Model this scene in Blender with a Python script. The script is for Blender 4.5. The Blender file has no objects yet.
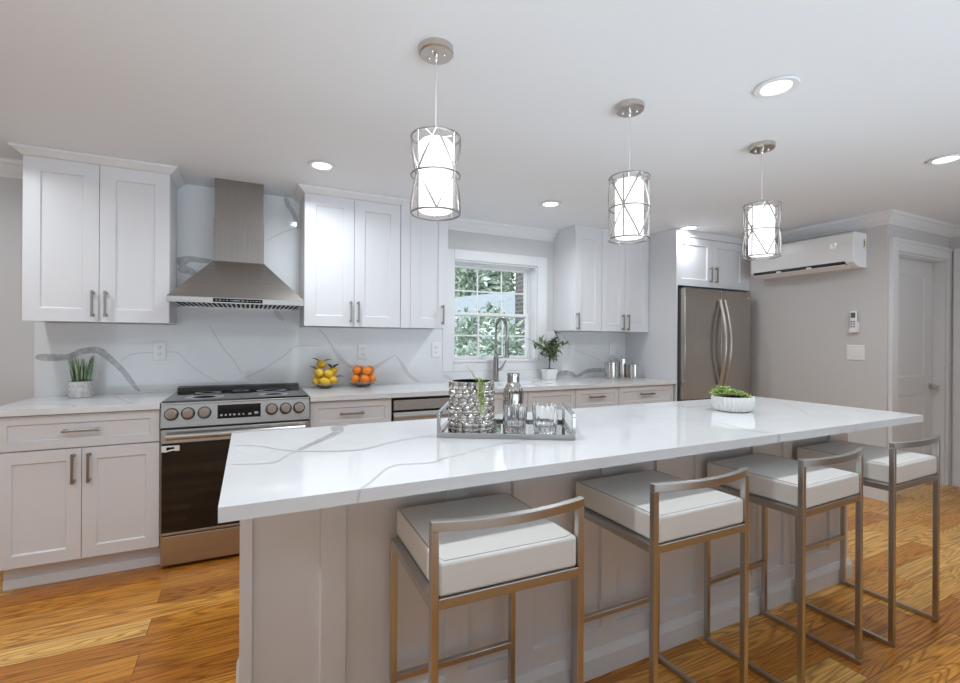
import bpy, bmesh, math, random
from mathutils import Vector, Matrix
random.seed(7)
PI = math.pi
S = bpy.context.scene
COL = S.collection

# ------------------------------------------------------------------ camera, world, light, exposure
cam = bpy.data.objects.new('camera', bpy.data.cameras.new('camera'))
COL.objects.link(cam)
cam.data.sensor_width = 36.0
cam.data.lens = 36.0 * 471.5 / 960
cam.data.clip_start = 0.05
cam.matrix_world = (Matrix.Translation((0, 0, 1.26)) @ Matrix.Rotation(math.radians(-26.09), 4, 'Z')
                    @ Matrix.Rotation(PI / 2, 4, 'X') @ Matrix.Rotation(0.0054, 4, 'Z'))
S.camera = cam
S.view_settings.view_transform = 'Standard'
S.view_settings.look = 'None'
S.view_settings.exposure = -0.12
S.view_settings.gamma = 1.0
S.view_settings.use_curve_mapping = False

w = bpy.data.worlds.new('sky')
S.world = w
w.use_nodes = True
w.node_tree.nodes['Background'].inputs[0].default_value = (0.80, 0.92, 1.0, 1)
w.node_tree.nodes['Background'].inputs[1].default_value = 3.6

CAN_W, PEND_E, FILL_W, UP_W = 7.4, 1.5, 13.0, 76.0


def area(name, loc, rot, sx, sy, watts, col=(1, 1, 1), spread=PI, shape='RECTANGLE', parent=None):
    l = bpy.data.lights.new(name, 'AREA')
    l.shape = shape
    l.size = sx
    l.size_y = sy
    l.energy = watts
    l.color = col
    l.spread = spread
    o = bpy.data.objects.new(name, l)
    COL.objects.link(o)
    o.location = loc
    o.rotation_euler = rot
    return o


# added fill lights, no windows modelled: rear panel, left panel, uplight brightening the ceiling
area('rear_fill', (1.2, -3.85, 1.15), (PI / 2 + math.radians(28), 0, 0), 5.2, 2.0, FILL_W, (0.90, 0.95, 1.0))
area('side_fill', (-3.05, 0.4, 1.15), (0, -PI / 2 - math.radians(35), 0), 2.0, 3.0, FILL_W, (0.90, 0.95, 1.0))
area('ceiling_fill', (1.3, -1.5, 1.05), (PI + math.radians(-48), 0, 0), 6.4, 1.6, UP_W, (0.70, 0.86, 1.0), math.radians(100))

# ------------------------------------------------------------------ materials
MATS = {}


def mat(name, col, rough=0.5, metal=0.0, **kw):
    if name in MATS:
        return MATS[name]
    m = bpy.data.materials.new(name)
    m.use_nodes = True
    b = m.node_tree.nodes['Principled BSDF']
    b.inputs['Base Color'].default_value = (*col, 1)
    b.inputs['Roughness'].default_value = rough
    b.inputs['Metallic'].default_value = metal
    for k, v in kw.items():
        b.inputs[k.replace('_', ' ')].default_value = v
    MATS[name] = m
    return m


def N(m, typ, **kw):
    n = m.node_tree.nodes.new(typ)
    for k, v in kw.items():
        setattr(n, k, v)
    return n


def L(m, a, b):
    m.node_tree.links.new(a, b)


def noise_mat(name, c1, c2, scale, rough, metal=0.0, stretch=(1, 1, 1), bump=0.0, detail=4, lo=0.35, hi=0.65, **kw):
    m = mat(name, c1, rough, metal, **kw)
    b = m.node_tree.nodes['Principled BSDF']
    tc = N(m, 'ShaderNodeTexCoord')
    mp = N(m, 'ShaderNodeMapping')
    mp.inputs['Scale'].default_value = stretch
    nz = N(m, 'ShaderNodeTexNoise')
    nz.inputs['Scale'].default_value = scale
    nz.inputs['Detail'].default_value = detail
    cr = N(m, 'ShaderNodeValToRGB')
    cr.color_ramp.elements[0].position = lo
    cr.color_ramp.elements[1].position = hi
    cr.color_ramp.elements[0].color = (*c1, 1)
    cr.color_ramp.elements[1].color = (*c2, 1)
    L(m, tc.outputs['Object'], mp.inputs['Vector'])
    L(m, mp.outputs['Vector'], nz.inputs['Vector'])
    L(m, nz.outputs['Fac'], cr.inputs['Fac'])
    L(m, cr.outputs['Color'], b.inputs['Base Color'])
    if bump:
        bp = N(m, 'ShaderNodeBump')
        bp.inputs['Strength'].default_value = bump
        bp.inputs['Distance'].default_value = 0.002
        L(m, nz.outputs['Fac'], bp.inputs['Height'])
        L(m, bp.outputs['Normal'], b.inputs['Normal'])
    return m


def wood_floor():
    m = mat('oak_floor', (0.45, 0.22, 0.07), 0.28)
    b = m.node_tree.nodes['Principled BSDF']
    tc = N(m, 'ShaderNodeTexCoord')
    br = N(m, 'ShaderNodeTexBrick')
    br.offset = 0.37
    br.offset_frequency = 2
    br.squash = 1.0
    br.inputs['Color1'].default_value = (0, 0, 0, 1)
    br.inputs['Color2'].default_value = (1, 1, 1, 1)
    br.inputs['Mortar'].default_value = (0.5, 0.5, 0.5, 1)
    br.inputs['Scale'].default_value = 1.0
    br.inputs['Mortar Size'].default_value = 0.0012
    br.inputs['Mortar Smooth'].default_value = 0.1
    br.inputs['Bias'].default_value = 0.0
    br.inputs['Brick Width'].default_value = 1.05
    br.inputs['Row Height'].default_value = 0.135
    L(m, tc.outputs['Object'], br.inputs['Vector'])
    # grain that shifts from plank to plank
    sc = N(m, 'ShaderNodeVectorMath', operation='MULTIPLY')
    sc.inputs[1].default_value = (37.0, 11.0, 5.0)
    L(m, br.outputs['Color'], sc.inputs[0])
    ad = N(m, 'ShaderNodeVectorMath', operation='ADD')
    L(m, tc.outputs['Object'], ad.inputs[0])
    L(m, sc.outputs[0], ad.inputs[1])
    mp = N(m, 'ShaderNodeMapping')
    mp.inputs['Scale'].default_value = (1.1, 13.0, 1.0)
    L(m, ad.outputs[0], mp.inputs['Vector'])
    wv = N(m, 'ShaderNodeTexNoise')
    wv.inputs['Scale'].default_value = 1.0
    wv.inputs['Detail'].default_value = 1.0
    wv.inputs['Distortion'].default_value = 0.35
    L(m, mp.outputs['Vector'], wv.inputs['Vector'])
    # growth rings: contour lines of the stretched noise
    mul = N(m, 'ShaderNodeMath', operation='MULTIPLY')
    mul.inputs[1].default_value = 15.0
    L(m, wv.outputs['Fac'], mul.inputs[0])
    fr = N(m, 'ShaderNodeMath', operation='PINGPONG')
    fr.inputs[1].default_value = 0.5
    L(m, mul.outputs[0], fr.inputs[0])
    mp2 = N(m, 'ShaderNodeMapping')
    mp2.inputs['Scale'].default_value = (4.0, 150.0, 1.0)
    L(m, ad.outputs[0], mp2.inputs['Vector'])
    fn = N(m, 'ShaderNodeTexNoise')
    fn.inputs['Scale'].default_value = 1.0
    fn.inputs['Detail'].default_value = 3.0
    L(m, mp2.outputs['Vector'], fn.inputs['Vector'])
    base = N(m, 'ShaderNodeValToRGB')
    e = base.color_ramp.elements
    e[0].position = 0.0
    e[0].color = FLOOR[0]
    e[1].position = 1.0
    e[1].color = FLOOR[2]
    x = e.new(0.5)
    x.color = FLOOR[1]
    L(m, br.outputs['Color'], base.inputs['Fac'])
    ring = N(m, 'ShaderNodeValToRGB')
    ring.color_ramp.elements[0].position = 0.0
    ring.color_ramp.elements[0].color = (0.50, 0.42, 0.33, 1)
    ring.color_ramp.elements[1].position = 0.30
    ring.color_ramp.elements[1].color = (1, 1, 1, 1)
    L(m, fr.outputs[0], ring.inputs['Fac'])
    mx = N(m, 'ShaderNodeMix', data_type='RGBA', blend_type='MULTIPLY')
    mx.inputs[0].default_value = 0.9
    L(m, base.outputs['Color'], mx.inputs[6])
    L(m, ring.outputs['Color'], mx.inputs[7])
    fine = N(m, 'ShaderNodeValToRGB')
    fine.color_ramp.elements[0].position = 0.35
    fine.color_ramp.elements[0].color = (0.68, 0.62, 0.55, 1)
    fine.color_ramp.elements[1].position = 0.6
    fine.color_ramp.elements[1].color = (1.10, 1.10, 1.10, 1)
    L(m, fn.outputs['Fac'], fine.inputs['Fac'])
    mx2 = N(m, 'ShaderNodeMix', data_type='RGBA', blend_type='MULTIPLY')
    mx2.inputs[0].default_value = 0.8
    L(m, mx.outputs[2], mx2.inputs[6])
    L(m, fine.outputs['Color'], mx2.inputs[7])
    seam = N(m, 'ShaderNodeMix', data_type='RGBA', blend_type='MIX')
    L(m, br.outputs['Fac'], seam.inputs[0])
    L(m, mx2.outputs[2], seam.inputs[6])
    seam.inputs[7].default_value = (0.09, 0.04, 0.015, 1)
    L(m, seam.outputs[2], b.inputs['Base Color'])
    return m


FLOOR = [(0.47, 0.165, 0.020, 1), (0.72, 0.315, 0.045, 1), (0.92, 0.56, 0.17, 1)]
OAK = wood_floor()
CEIL = mat('ceiling_paint', (0.825, 0.85, 0.88), 0.7)
WALL = mat('greige_wall_paint', (0.63, 0.62, 0.615), 0.6)
TRIM = mat('white_trim_paint', (0.78, 0.78, 0.79), 0.35)
CAB = mat('white_cabinet_lacquer', (0.76, 0.76, 0.78), 0.35)
QZ = noise_mat('white_quartz', (0.80, 0.81, 0.82), (0.74, 0.75, 0.77), 3.0, 0.07, detail=6, lo=0.45, hi=0.75)
VEIN = noise_mat('grey_quartz_vein', (0.40, 0.40, 0.40), (0.58, 0.58, 0.58), 25.0, 0.07, detail=5)
VEINT = mat('pale_quartz_vein', (0.65, 0.65, 0.65), 0.07)
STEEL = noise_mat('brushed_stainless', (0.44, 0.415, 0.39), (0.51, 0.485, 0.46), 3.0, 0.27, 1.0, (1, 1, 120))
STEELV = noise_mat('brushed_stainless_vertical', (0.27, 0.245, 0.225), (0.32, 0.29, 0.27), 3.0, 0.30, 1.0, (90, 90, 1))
FSTEEL = noise_mat('fridge_stainless', (0.46, 0.425, 0.39), (0.51, 0.475, 0.44), 3.0, 0.22, 1.0, (90, 90, 1))
NICK = mat('brushed_nickel', (0.60, 0.56, 0.52), 0.28, 1.0)
PULL = mat('satin_nickel_pull', (0.33, 0.30, 0.275), 0.32, 1.0)
FAUC = mat('dark_nickel', (0.36, 0.345, 0.33), 0.25, 1.0)
CAGE = mat('satin_cage_wire', (0.42, 0.41, 0.40), 0.35, 1.0)
KNOB = mat('dark_chrome', (0.42, 0.41, 0.40), 0.15, 1.0)
TRAYM = mat('tray_chrome', (0.50, 0.50, 0.50), 0.12, 1.0)
CHROME = mat('polished_chrome', (0.82, 0.82, 0.82), 0.06, 1.0)
STOOLM = mat('brushed_stool_steel', (0.50, 0.485, 0.47), 0.30, 1.0)
LEATH = mat('white_leather', (0.80, 0.785, 0.75), 0.42)
SEAM = mat('dark_seam_piping', (0.35, 0.33, 0.31), 0.5)
BLACKG = mat('black_glass', (0.008, 0.008, 0.009), 0.04)
BLACK = mat('black_plastic', (0.015, 0.015, 0.016), 0.35)
DGREY = mat('dark_grey_metal', (0.10, 0.10, 0.105), 0.4)
WPL = mat('white_plastic', (0.86, 0.86, 0.86), 0.22)
GPL = mat('grey_print', (0.35, 0.35, 0.36), 0.5)
LPRINT = mat('pale_print', (0.62, 0.62, 0.62), 0.5)
GLASS = mat('clear_glass', (1, 1, 1), 0.0, 0.0, Transmission_Weight=1.0, IOR=1.45)
MERC = noise_mat('mercury_glass', (0.42, 0.395, 0.37), (0.72, 0.70, 0.68), 18.0, 0.09, 1.0, detail=4)
MIRROR = mat('mirror_glass', (0.80, 0.82, 0.84), 0.02, 1.0)
LEAF = noise_mat('green_leaf', (0.045, 0.12, 0.03), (0.11, 0.22, 0.065), 14.0, 0.45)
LEAFD = noise_mat('olive_leaf', (0.075, 0.13, 0.05), (0.21, 0.28, 0.13), 18.0, 0.45)
SNAKE = noise_mat('snake_plant_leaf', (0.13, 0.21, 0.11), (0.42, 0.50, 0.35), 22.0, 0.45, stretch=(1, 1, 0.4))
SUCC = noise_mat('succulent_leaf', (0.18, 0.30, 0.05), (0.50, 0.60, 0.22), 30.0, 0.45)
SPRIG = noise_mat('pale_green_sprig', (0.36, 0.42, 0.14), (0.62, 0.66, 0.34), 30.0, 0.5)
STEM = mat('brown_stem', (0.08, 0.055, 0.03), 0.7)
SOIL = mat('dark_soil', (0.03, 0.022, 0.015), 0.9)
POTG = noise_mat('pale_concrete', (0.50, 0.49, 0.48), (0.68, 0.67, 0.66), 60.0, 0.8)
POTW = mat('white_ceramic', (0.80, 0.80, 0.79), 0.4)
LEMON = noise_mat('lemon_peel', (0.80, 0.46, 0.02), (0.88, 0.58, 0.06), 60.0, 0.4, bump=0.3)
ORANGE = noise_mat('orange_peel', (0.82, 0.19, 0.015), (0.88, 0.28, 0.03), 70.0, 0.38, bump=0.3)
DLEAF = mat('dried_dark_leaf', (0.035, 0.035, 0.015), 0.5)


def pane_mat():
    m = bpy.data.materials.new('window_pane_glass')
    m.use_nodes = True
    nt = m.node_tree
    nt.nodes.clear()
    o = nt.nodes.new('ShaderNodeOutputMaterial')
    t = nt.nodes.new('ShaderNodeBsdfTransparent')
    g = nt.nodes.new('ShaderNodeBsdfGlossy')
    g.inputs['Roughness'].default_value = 0.0
    f = nt.nodes.new('ShaderNodeFresnel')
    f.inputs['IOR'].default_value = 1.35
    mx = nt.nodes.new('ShaderNodeMixShader')
    nt.links.new(f.outputs[0], mx.inputs[0])
    nt.links.new(t.outputs[0], mx.inputs[1])
    nt.links.new(g.outputs[0], mx.inputs[2])
    nt.links.new(mx.outputs[0], o.inputs[0])
    return m


PANE = pane_mat()


def emit(name, col, s):
    m = mat(name, col, 0.4)
    b = m.node_tree.nodes['Principled BSDF']
    b.inputs['Emission Color'].default_value = (*col, 1)
    b.inputs['Emission Strength'].default_value = s
    return m


LENS = emit('lit_lens', (1.0, 0.98, 0.95), 9.0)
SHADE = emit('lit_white_glass', (1.0, 0.985, 0.96), PEND_E)
DIGIT = emit('lit_white_digits', (0.90, 0.95, 1.0), 0.55)
ICON = emit('lit_panel_icon', (0.30, 0.32, 0.32), 0.15)

# ------------------------------------------------------------------ mesh helpers
MW = {}          # world matrix of every thing / part


class MB:
    def __init__(self):
        self.bm = bmesh.new()
        self.mi = 0

    def face(self, vs):
        try:
            f = self.bm.faces.new(vs)
            f.material_index = self.mi
            return f
        except ValueError:
            return None

    def quad(self, *ps):
        return self.face([self.bm.verts.new(p) for p in ps])

    def box(self, x0, x1, y0, y1, z0, z1):
        v = [self.bm.verts.new((x, y, z)) for x in (x0, x1) for y in (y0, y1) for z in (z0, z1)]
        for q in ((0, 1, 3, 2), (4, 6, 7, 5), (0, 4, 5, 1), (2, 3, 7, 6), (0, 2, 6, 4), (1, 5, 7, 3)):
            self.face([v[i] for i in q])
        return self

    def frustum(self, r0, z0, r1, z1):
        a = [self.bm.verts.new((x, y, z0)) for x, y in ((r0[0], r0[2]), (r0[1], r0[2]), (r0[1], r0[3]), (r0[0], r0[3]))]
        b = [self.bm.verts.new((x, y, z1)) for x, y in ((r1[0], r1[2]), (r1[1], r1[2]), (r1[1], r1[3]), (r1[0], r1[3]))]
        self.face(a[::-1])
        self.face(b)
        for i in range(4):
            j = (i + 1) % 4
            self.face([a[i], a[j], b[j], b[i]])
        return self

    def prism(self, prof, axis, a, b, m0=None, m1=None):
        """profile [(d,z)] swept along axis; axis 'x': point (t, d, z); 'y': point (d, t, z)"""
        def pt(t, p):
            return (t, p[0], p[1]) if axis == 'x' else (p[0], t, p[1])
        A = [self.bm.verts.new(pt(a + (m0(p) if m0 else 0), p)) for p in prof]
        B = [self.bm.verts.new(pt(b + (m1(p) if m1 else 0), p)) for p in prof]
        n = len(prof)
        self.face(A)
        self.face(B[::-1])
        for i in range(n):
            j = (i + 1) % n
            self.face([A[j], A[i], B[i], B[j]])
        return self

    def tube(self, path, r, seg=8, closed=False, cap=True):
        P = [Vector(p) for p in path]
        n = len(P)
        rs = r if isinstance(r, (list, tuple)) else [r] * n
        rings = []
        nrm = None
        for i in range(n):
            if closed:
                t = (P[(i + 1) % n] - P[i - 1]).normalized()
            else:
                t = (P[min(i + 1, n - 1)] - P[max(i - 1, 0)]).normalized()
            if nrm is None:
                up = Vector((0, 0, 1)) if abs(t.z) < 0.9 else Vector((1, 0, 0))
                nrm = (up - t * up.dot(t)).normalized()
            else:
                nrm = (nrm - t * nrm.dot(t)).normalized()
            bn = t.cross(nrm)
            rings.append([self.bm.verts.new(P[i] + (nrm * math.cos(2 * PI * (k + 0.5) / seg) + bn * math.sin(2 * PI * (k + 0.5) / seg)) * rs[i])
                          for k in range(seg)])
        for i in range(n if closed else n - 1):
            a, b = rings[i], rings[(i + 1) % n]
            for k in range(seg):
                j = (k + 1) % seg
                self.face([a[k], a[j], b[j], b[k]])
        if cap and not closed:
            self.face(rings[0][::-1])
            self.face(rings[-1])
        return self

    def lathe(self, prof, c=(0, 0), seg=32, fr=None, axis='z', org=(0, 0, 0)):
        """profile [(r,h)] turned; fr(theta, i) multiplies the radius"""
        rings = []
        for i, (r, h) in enumerate(prof):
            ring = []
            for k in range(seg):
                a = 2 * PI * k / seg
                q = r * (fr(a, i) if fr else 1)
                if axis == 'z':
                    p = (c[0] + q * math.cos(a), c[1] + q * math.sin(a), h)
                elif axis == 'y':
                    p = (org[0] + q * math.cos(a), org[1] + h, org[2] + q * math.sin(a))
                else:
                    p = (org[0] + h, org[1] + q * math.cos(a), org[2] + q * math.sin(a))
                ring.append(self.bm.verts.new(p))
            rings.append(ring)
        for i in range(len(rings) - 1):
            for k in range(seg):
                j = (k + 1) % seg
                self.face([rings[i][k], rings[i][j], rings[i + 1][j], rings[i + 1][k]])
        if prof[0][0] > 1e-5:
            self.face(rings[0][::-1])
        if prof[-1][0] > 1e-5:
            self.face(rings[-1])
        return self

    def ball(self, c, r, sx=1, sy=1, sz=1, seg=20, rings=12, rot=None):
        M = Matrix.Translation(c) @ (rot or Matrix()) @ Matrix.Diagonal((r * sx, r * sy, r * sz, 1))
        g = bmesh.ops.create_uvsphere(self.bm, u_segments=seg, v_segments=rings, radius=1, matrix=M)
        for v in g['verts']:
            for f in v.link_faces:
                f.material_index = self.mi
        return self

    def leaf(self, base, d, ln, wd, up=(0, 0, 1), curl=0.25, n=4, tip=0.0):
        d = Vector(d).normalized()
        up = Vector(up)
        s = d.cross(up)
        s = s.normalized() if s.length > 1e-4 else Vector((1, 0, 0))
        nn = s.cross(d)
        prev = None
        for i in range(n + 1):
            t = i / n
            c = Vector(base) + d * ln * t - nn * curl * ln * t * t
            hw = wd * 0.5 * (math.sin(PI * min(1, 0.12 + 0.88 * t)) ** 0.8 if i < n else tip)
            a = self.bm.verts.new(c - s * hw + nn * hw * 0.25)
            m = self.bm.verts.new(c - nn * hw * 0.15)
            b = self.bm.verts.new(c + s * hw + nn * hw * 0.25)
            if prev:
                self.face([prev[0], prev[1], m, a])
                self.face([prev[1], prev[2], b, m])
            prev = (a, m, b)
        return self

    def build(self, name, mats, parent=None, smooth=False, bevel=0.0, solid=0.0, label=None, local=False, seg=2, subd=0):
        M = MW[parent.name] if parent else Matrix()
        bmesh.ops.recalc_face_normals(self.bm, faces=self.bm.faces)
        if parent and not local:
            self.bm.transform(M.inverted())
        me = bpy.data.meshes.new(name)
        self.bm.to_mesh(me)
        self.bm.free()
        for m in (mats if isinstance(mats, (list, tuple)) else [mats]):
            me.materials.append(m)
        if smooth:
            me.polygons.foreach_set('use_smooth', [True] * len(me.polygons))
            me.set_sharp_from_angle(angle=math.radians(38))
        o = bpy.data.objects.new(name, me)
        COL.objects.link(o)
        MW[o.name] = M
        if parent:
            o.parent = parent
        if solid:
            md = o.modifiers.new('thick', 'SOLIDIFY')
            md.thickness = solid
        if subd:
            md = o.modifiers.new('smooth', 'SUBSURF')
            md.levels = md.render_levels = subd
        if bevel:
            md = o.modifiers.new('bevel', 'BEVEL')
            md.width = bevel
            md.segments = seg
            md.limit_method = 'ANGLE'
            md.angle_limit = math.radians(40)
        if label:
            o['label'] = label
        return o


def tag(o, label=None, cat=None, group=None, kind=None):
    if label:
        o['label'] = label
    if cat:
        o['category'] = cat
    if group:
        o['group'] = group
    if kind:
        o['kind'] = kind
    return o


def thing(name, label, cat, loc=(0, 0, 0), rz=0.0, group=None, kind=None):
    o = bpy.data.objects.new(name, None)
    o.empty_display_size = 0.05
    COL.objects.link(o)
    o.location = loc
    o.rotation_euler = (0, 0, rz)
    MW[o.name] = Matrix.Translation(loc) @ Matrix.Rotation(rz, 4, 'Z')
    return tag(o, label, cat, group, kind)


def copy_tree(o, parent=None):
    c = o.copy()
    COL.objects.link(c)
    if parent:
        c.parent = parent
    for ch in [k for k in KIDS.get(o.name, [])]:
        copy_tree(ch, c)
    return c


KIDS = {}


def index_kids(root):
    KIDS.clear()
    for o in COL.objects:
        if o.parent:
            KIDS.setdefault(o.parent.name, []).append(o)


def dup(root, label, loc, rz=None, group=None):
    index_kids(root)
    c = copy_tree(root)
    c.location = loc
    if rz is not None:
        c.rotation_euler = (0, 0, rz)
    c['label'] = label
    if group:
        c['group'] = group
    return c


def box(name, mats, x0, x1, y0, y1, z0, z1, parent=None, bevel=0.0, label=None, **k):
    return MB().box(x0, x1, y0, y1, z0, z1).build(name, mats, parent, bevel=bevel, label=label, **k)


def struct(o, label, cat):
    return tag(o, label, cat, kind='structure')


def text_mesh(name, body, size, M, m, parent, depth=0.0006):
    cu = bpy.data.curves.new(name, 'FONT')
    cu.body = body
    cu.size = size
    cu.extrude = depth
    cu.align_x = 'CENTER'
    cu.align_y = 'CENTER'
    t = bpy.data.objects.new(name, cu)
    COL.objects.link(t)
    dg = bpy.context.evaluated_depsgraph_get()
    me = bpy.data.meshes.new_from_object(t.evaluated_get(dg))
    bpy.data.objects.remove(t)
    me.name = name
    me.materials.clear()
    me.materials.append(m)
    me.transform(MW[parent.name].inverted() @ M)
    o = bpy.data.objects.new(name, me)
    COL.objects.link(o)
    o.parent = parent
    MW[o.name] = MW[parent.name]
    return o


def catmull(pts, n=8):
    out = []
    for i in range(len(pts) - 1):
        p = [pts[max(i - 1, 0)], pts[i], pts[i + 1], pts[min(i + 2, len(pts) - 1)]]
        for k in range(n):
            t = k / n
            out.append(tuple(0.5 * (2 * p[1][j] + (p[2][j] - p[0][j]) * t + (2 * p[0][j] - 5 * p[1][j] + 4 * p[2][j] - p[3][j]) * t * t
                                    + (-p[0][j] + 3 * p[1][j] - 3 * p[2][j] + p[3][j]) * t ** 3) for j in range(len(pts[0]))))
    out.append(tuple(pts[-1]))
    return out


VO = [0]


def vein(mb, pts, to3, mi, jit=0.07):
    """a coloured vein in the face of a slab: a narrow strip of its surface"""
    P = catmull(pts)
    mb.mi = mi
    VO[0] = (VO[0] + 1) % 12
    prev = None
    for i, (u, v, wd) in enumerate(P):
        a = P[min(i + 1, len(P) - 1)]
        b = P[max(i - 1, 0)]
        d = Vector((a[0] - b[0], a[1] - b[1]))
        d = d.normalized() if d.length > 1e-6 else Vector((1, 0))
        nx, ny = -d.y, d.x
        taper = min(1.0, 0.35 + i * 0.2, 0.35 + (len(P) - 1 - i) * 0.2)
        h1 = max(wd, .001) * 0.5 * taper * (1 + random.uniform(-jit, jit))
        h2 = max(wd, .001) * 0.5 * taper * (1 + random.uniform(-jit, jit))
        q = (mb.bm.verts.new(to3(u + nx * h1, v + ny * h1)), mb.bm.verts.new(to3(u - nx * h2, v - ny * h2)))
        if prev:
            mb.face([prev[0], prev[1], q[1], q[0]])
        prev = q
    mb.mi = 0


# ------------------------------------------------------------------ the room
H = 2.31            # ceiling height
YB = 3.74           # back wall
XR = 4.57           # right wall (air conditioner)
YD = 1.95           # wall with the door
XE = 5.64           # end wall on the right
struct(box('floor', OAK, -3.3, 5.8, -4.1, 3.9, -0.05, 0), 'oak plank floor with warm golden grain', 'floor')
struct(box('ceiling', CEIL, -3.3, 5.8, -4.1, 3.9, H, H + 0.08), 'smooth white ceiling with recessed lights', 'ceiling')
mb = MB()
WX0, WX1, WZ0, WZ1 = 1.575, 2.42, 1.09, 1.965
mb.box(-3.3, WX0, YB, YB + .16, 0, H)
mb.box(WX1, XR + .15, YB, YB + .16, 0, H)
mb.box(WX0, WX1, YB, YB + .16, 0, WZ0)
mb.box(WX0, WX1, YB, YB + .16, WZ1, H)
struct(mb.build('wall_back', WALL), 'greige back wall behind the cabinets, with the window', 'wall')
struct(box('wall_right', WALL, XR, XR + .13, YD + .13, YB, 0, H), 'greige wall on the right carrying the air conditioner', 'wall')
DX0, DX1, DZ = 4.70, 5.58, 2.01
mb = MB()
mb.box(XR, DX0, YD, YD + .13, 0, H)
mb.box(DX1, XE, YD, YD + .13, 0, H)
mb.box(DX0, DX1, YD, YD + .13, DZ, H)
struct(mb.build('wall_door', WALL), 'short greige wall around the white panelled door', 'wall')
struct(box('wall_end', WALL, XE, XE + .14, -4.0, YD + .13, 0, H), 'greige wall at the far right edge', 'wall')
struct(box('wall_left', WALL, -3.3, -3.16, -4.0, YB, 0, H), 'greige wall left of the kitchen, outside the frame', 'wall')
struct(box('wall_rear', WALL, -3.3, 5.8, -4.1, -3.97, 0, H), 'greige wall behind the camera', 'wall')

# crown mouldings
CR = [(0, 2.215), (0.010, 2.215), (0.014, 2.232), (0.030, 2.250), (0.050, 2.280), (0.062, 2.288), (0.066, 2.310), (0, 2.310)]


def crown_x(a, b, y, m0=0, m1=0):        # along x, on a wall facing -y
    return MB().prism([(y - d, z) for d, z in CR], 'x', a, b, lambda p: -m0 * (y - p[0]), lambda p: m1 * (y - p[0]))


def crown_y(a, b, x, m0=0, m1=0):        # along y, on a wall facing -x
    return MB().prism([(x - d, z) for d, z in CR], 'y', a, b, lambda p: -m0 * (x - p[0]), lambda p: m1 * (x - p[0]))


struct(crown_x(-3.16, -1.12, YB).build('trim_1', TRIM), 'white crown moulding left of the first wall cabinet', 'moulding')
struct(crown_x(1.392, 2.608, YB).build('trim_2', TRIM), 'white crown moulding above the window', 'moulding')
struct(crown_y(YD, 3.10, XR, 1, 0).build('trim_3', TRIM), 'white crown moulding above the air conditioner', 'moulding')
struct(crown_x(XR, XE, YD, 1, -1).build('trim_4', TRIM), 'white crown moulding above the door', 'moulding')
struct(crown_y(-3.9, YD, XE, 0, -1).build('trim_5', TRIM), 'white crown moulding along the far right wall', 'moulding')

# baseboards
BBP = [(0, 0), (0.016, 0), (0.016, 0.10), (0.012, 0.112), (0.008, 0.122), (0.006, 0.13), (0, 0.13)]


def base_x(a, b, y, m0=0, m1=0):
    return MB().prism([(y - d, z) for d, z in BBP], 'x', a, b, lambda p: -m0 * (y - p[0]), lambda p: m1 * (y - p[0]))


def base_y(a, b, x, m0=0, m1=0):
    return MB().prism([(x - d, z) for d, z in BBP], 'y', a, b, lambda p: -m0 * (x - p[0]), lambda p: m1 * (x - p[0]))


struct(base_y(YD, 3.70, XR, 1, 0).build('baseboard_right', TRIM), 'white baseboard below the air conditioner wall', 'baseboard')
struct(base_x(XR, 4.588, YD, 1, 0).build('baseboard_door', TRIM), 'short white baseboard left of the door casing', 'baseboard')
struct(base_x(-3.16, -1.13, YB).build('baseboard_back', TRIM), 'white baseboard left of the base cabinets', 'baseboard')

# ------------------------------------------------------------------ window
win = thing('window_1', 'white double-hung window with grilles above the sink', 'window', (2.0, YB, WZ0), kind='structure')
mb = MB()
cw = 0.105
mb.box(WX0 - cw, WX0, YB - .018, YB, WZ0 - .09, WZ1 + .088)
mb.box(WX1, WX1 + cw, YB - .018, YB, WZ0 - .09, WZ1 + .088)
mb.box(WX0 + .0002, WX1 - .0002, YB - .0178, YB, WZ1, WZ1 + .0878)
mb.box(WX0 + .0002, WX1 - .0002, YB - .0178, YB, WZ0 - .0898, WZ0 - .0122)
mb.build('window_casing', TRIM, win, bevel=.004)
box('window_sill', TRIM, WX0 + .0002, WX1 - .0002, YB - .024, YB + .104, WZ0 - .012, WZ0 + .006, win, .003)
mb = MB()
for a, b in ((WX0, WX0 + .012), (WX1 - .012, WX1)):
    mb.box(a, b, YB + .0005, YB + .16, WZ0 + .0062, WZ1)
mb.box(WX0 + .0122, WX1 - .0122, YB + .0005, YB + .16, WZ1 - .012, WZ1)
mb.build('window_jamb', TRIM, win)
fy = YB + .105
FX0, FX1, FZ0, FZ1 = WX0 + .012, WX1 - .012, WZ0 + .006, WZ1 - .012
mb = MB()
mb.box(FX0 + .0003, FX0 + .010, fy, fy + .05, FZ0, FZ1 - .0003)
mb.box(FX1 - .010, FX1 - .0003, fy, fy + .05, FZ0, FZ1 - .0003)
mb.box(FX0 + .0102, FX1 - .0102, fy, fy + .05, FZ0, FZ0 + .008)
mb.box(FX0 + .0102, FX1 - .0102, fy, fy + .05, FZ1 - .008, FZ1 - .0003)
mb.build('window_frame', WPL, win, bevel=.002)


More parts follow.
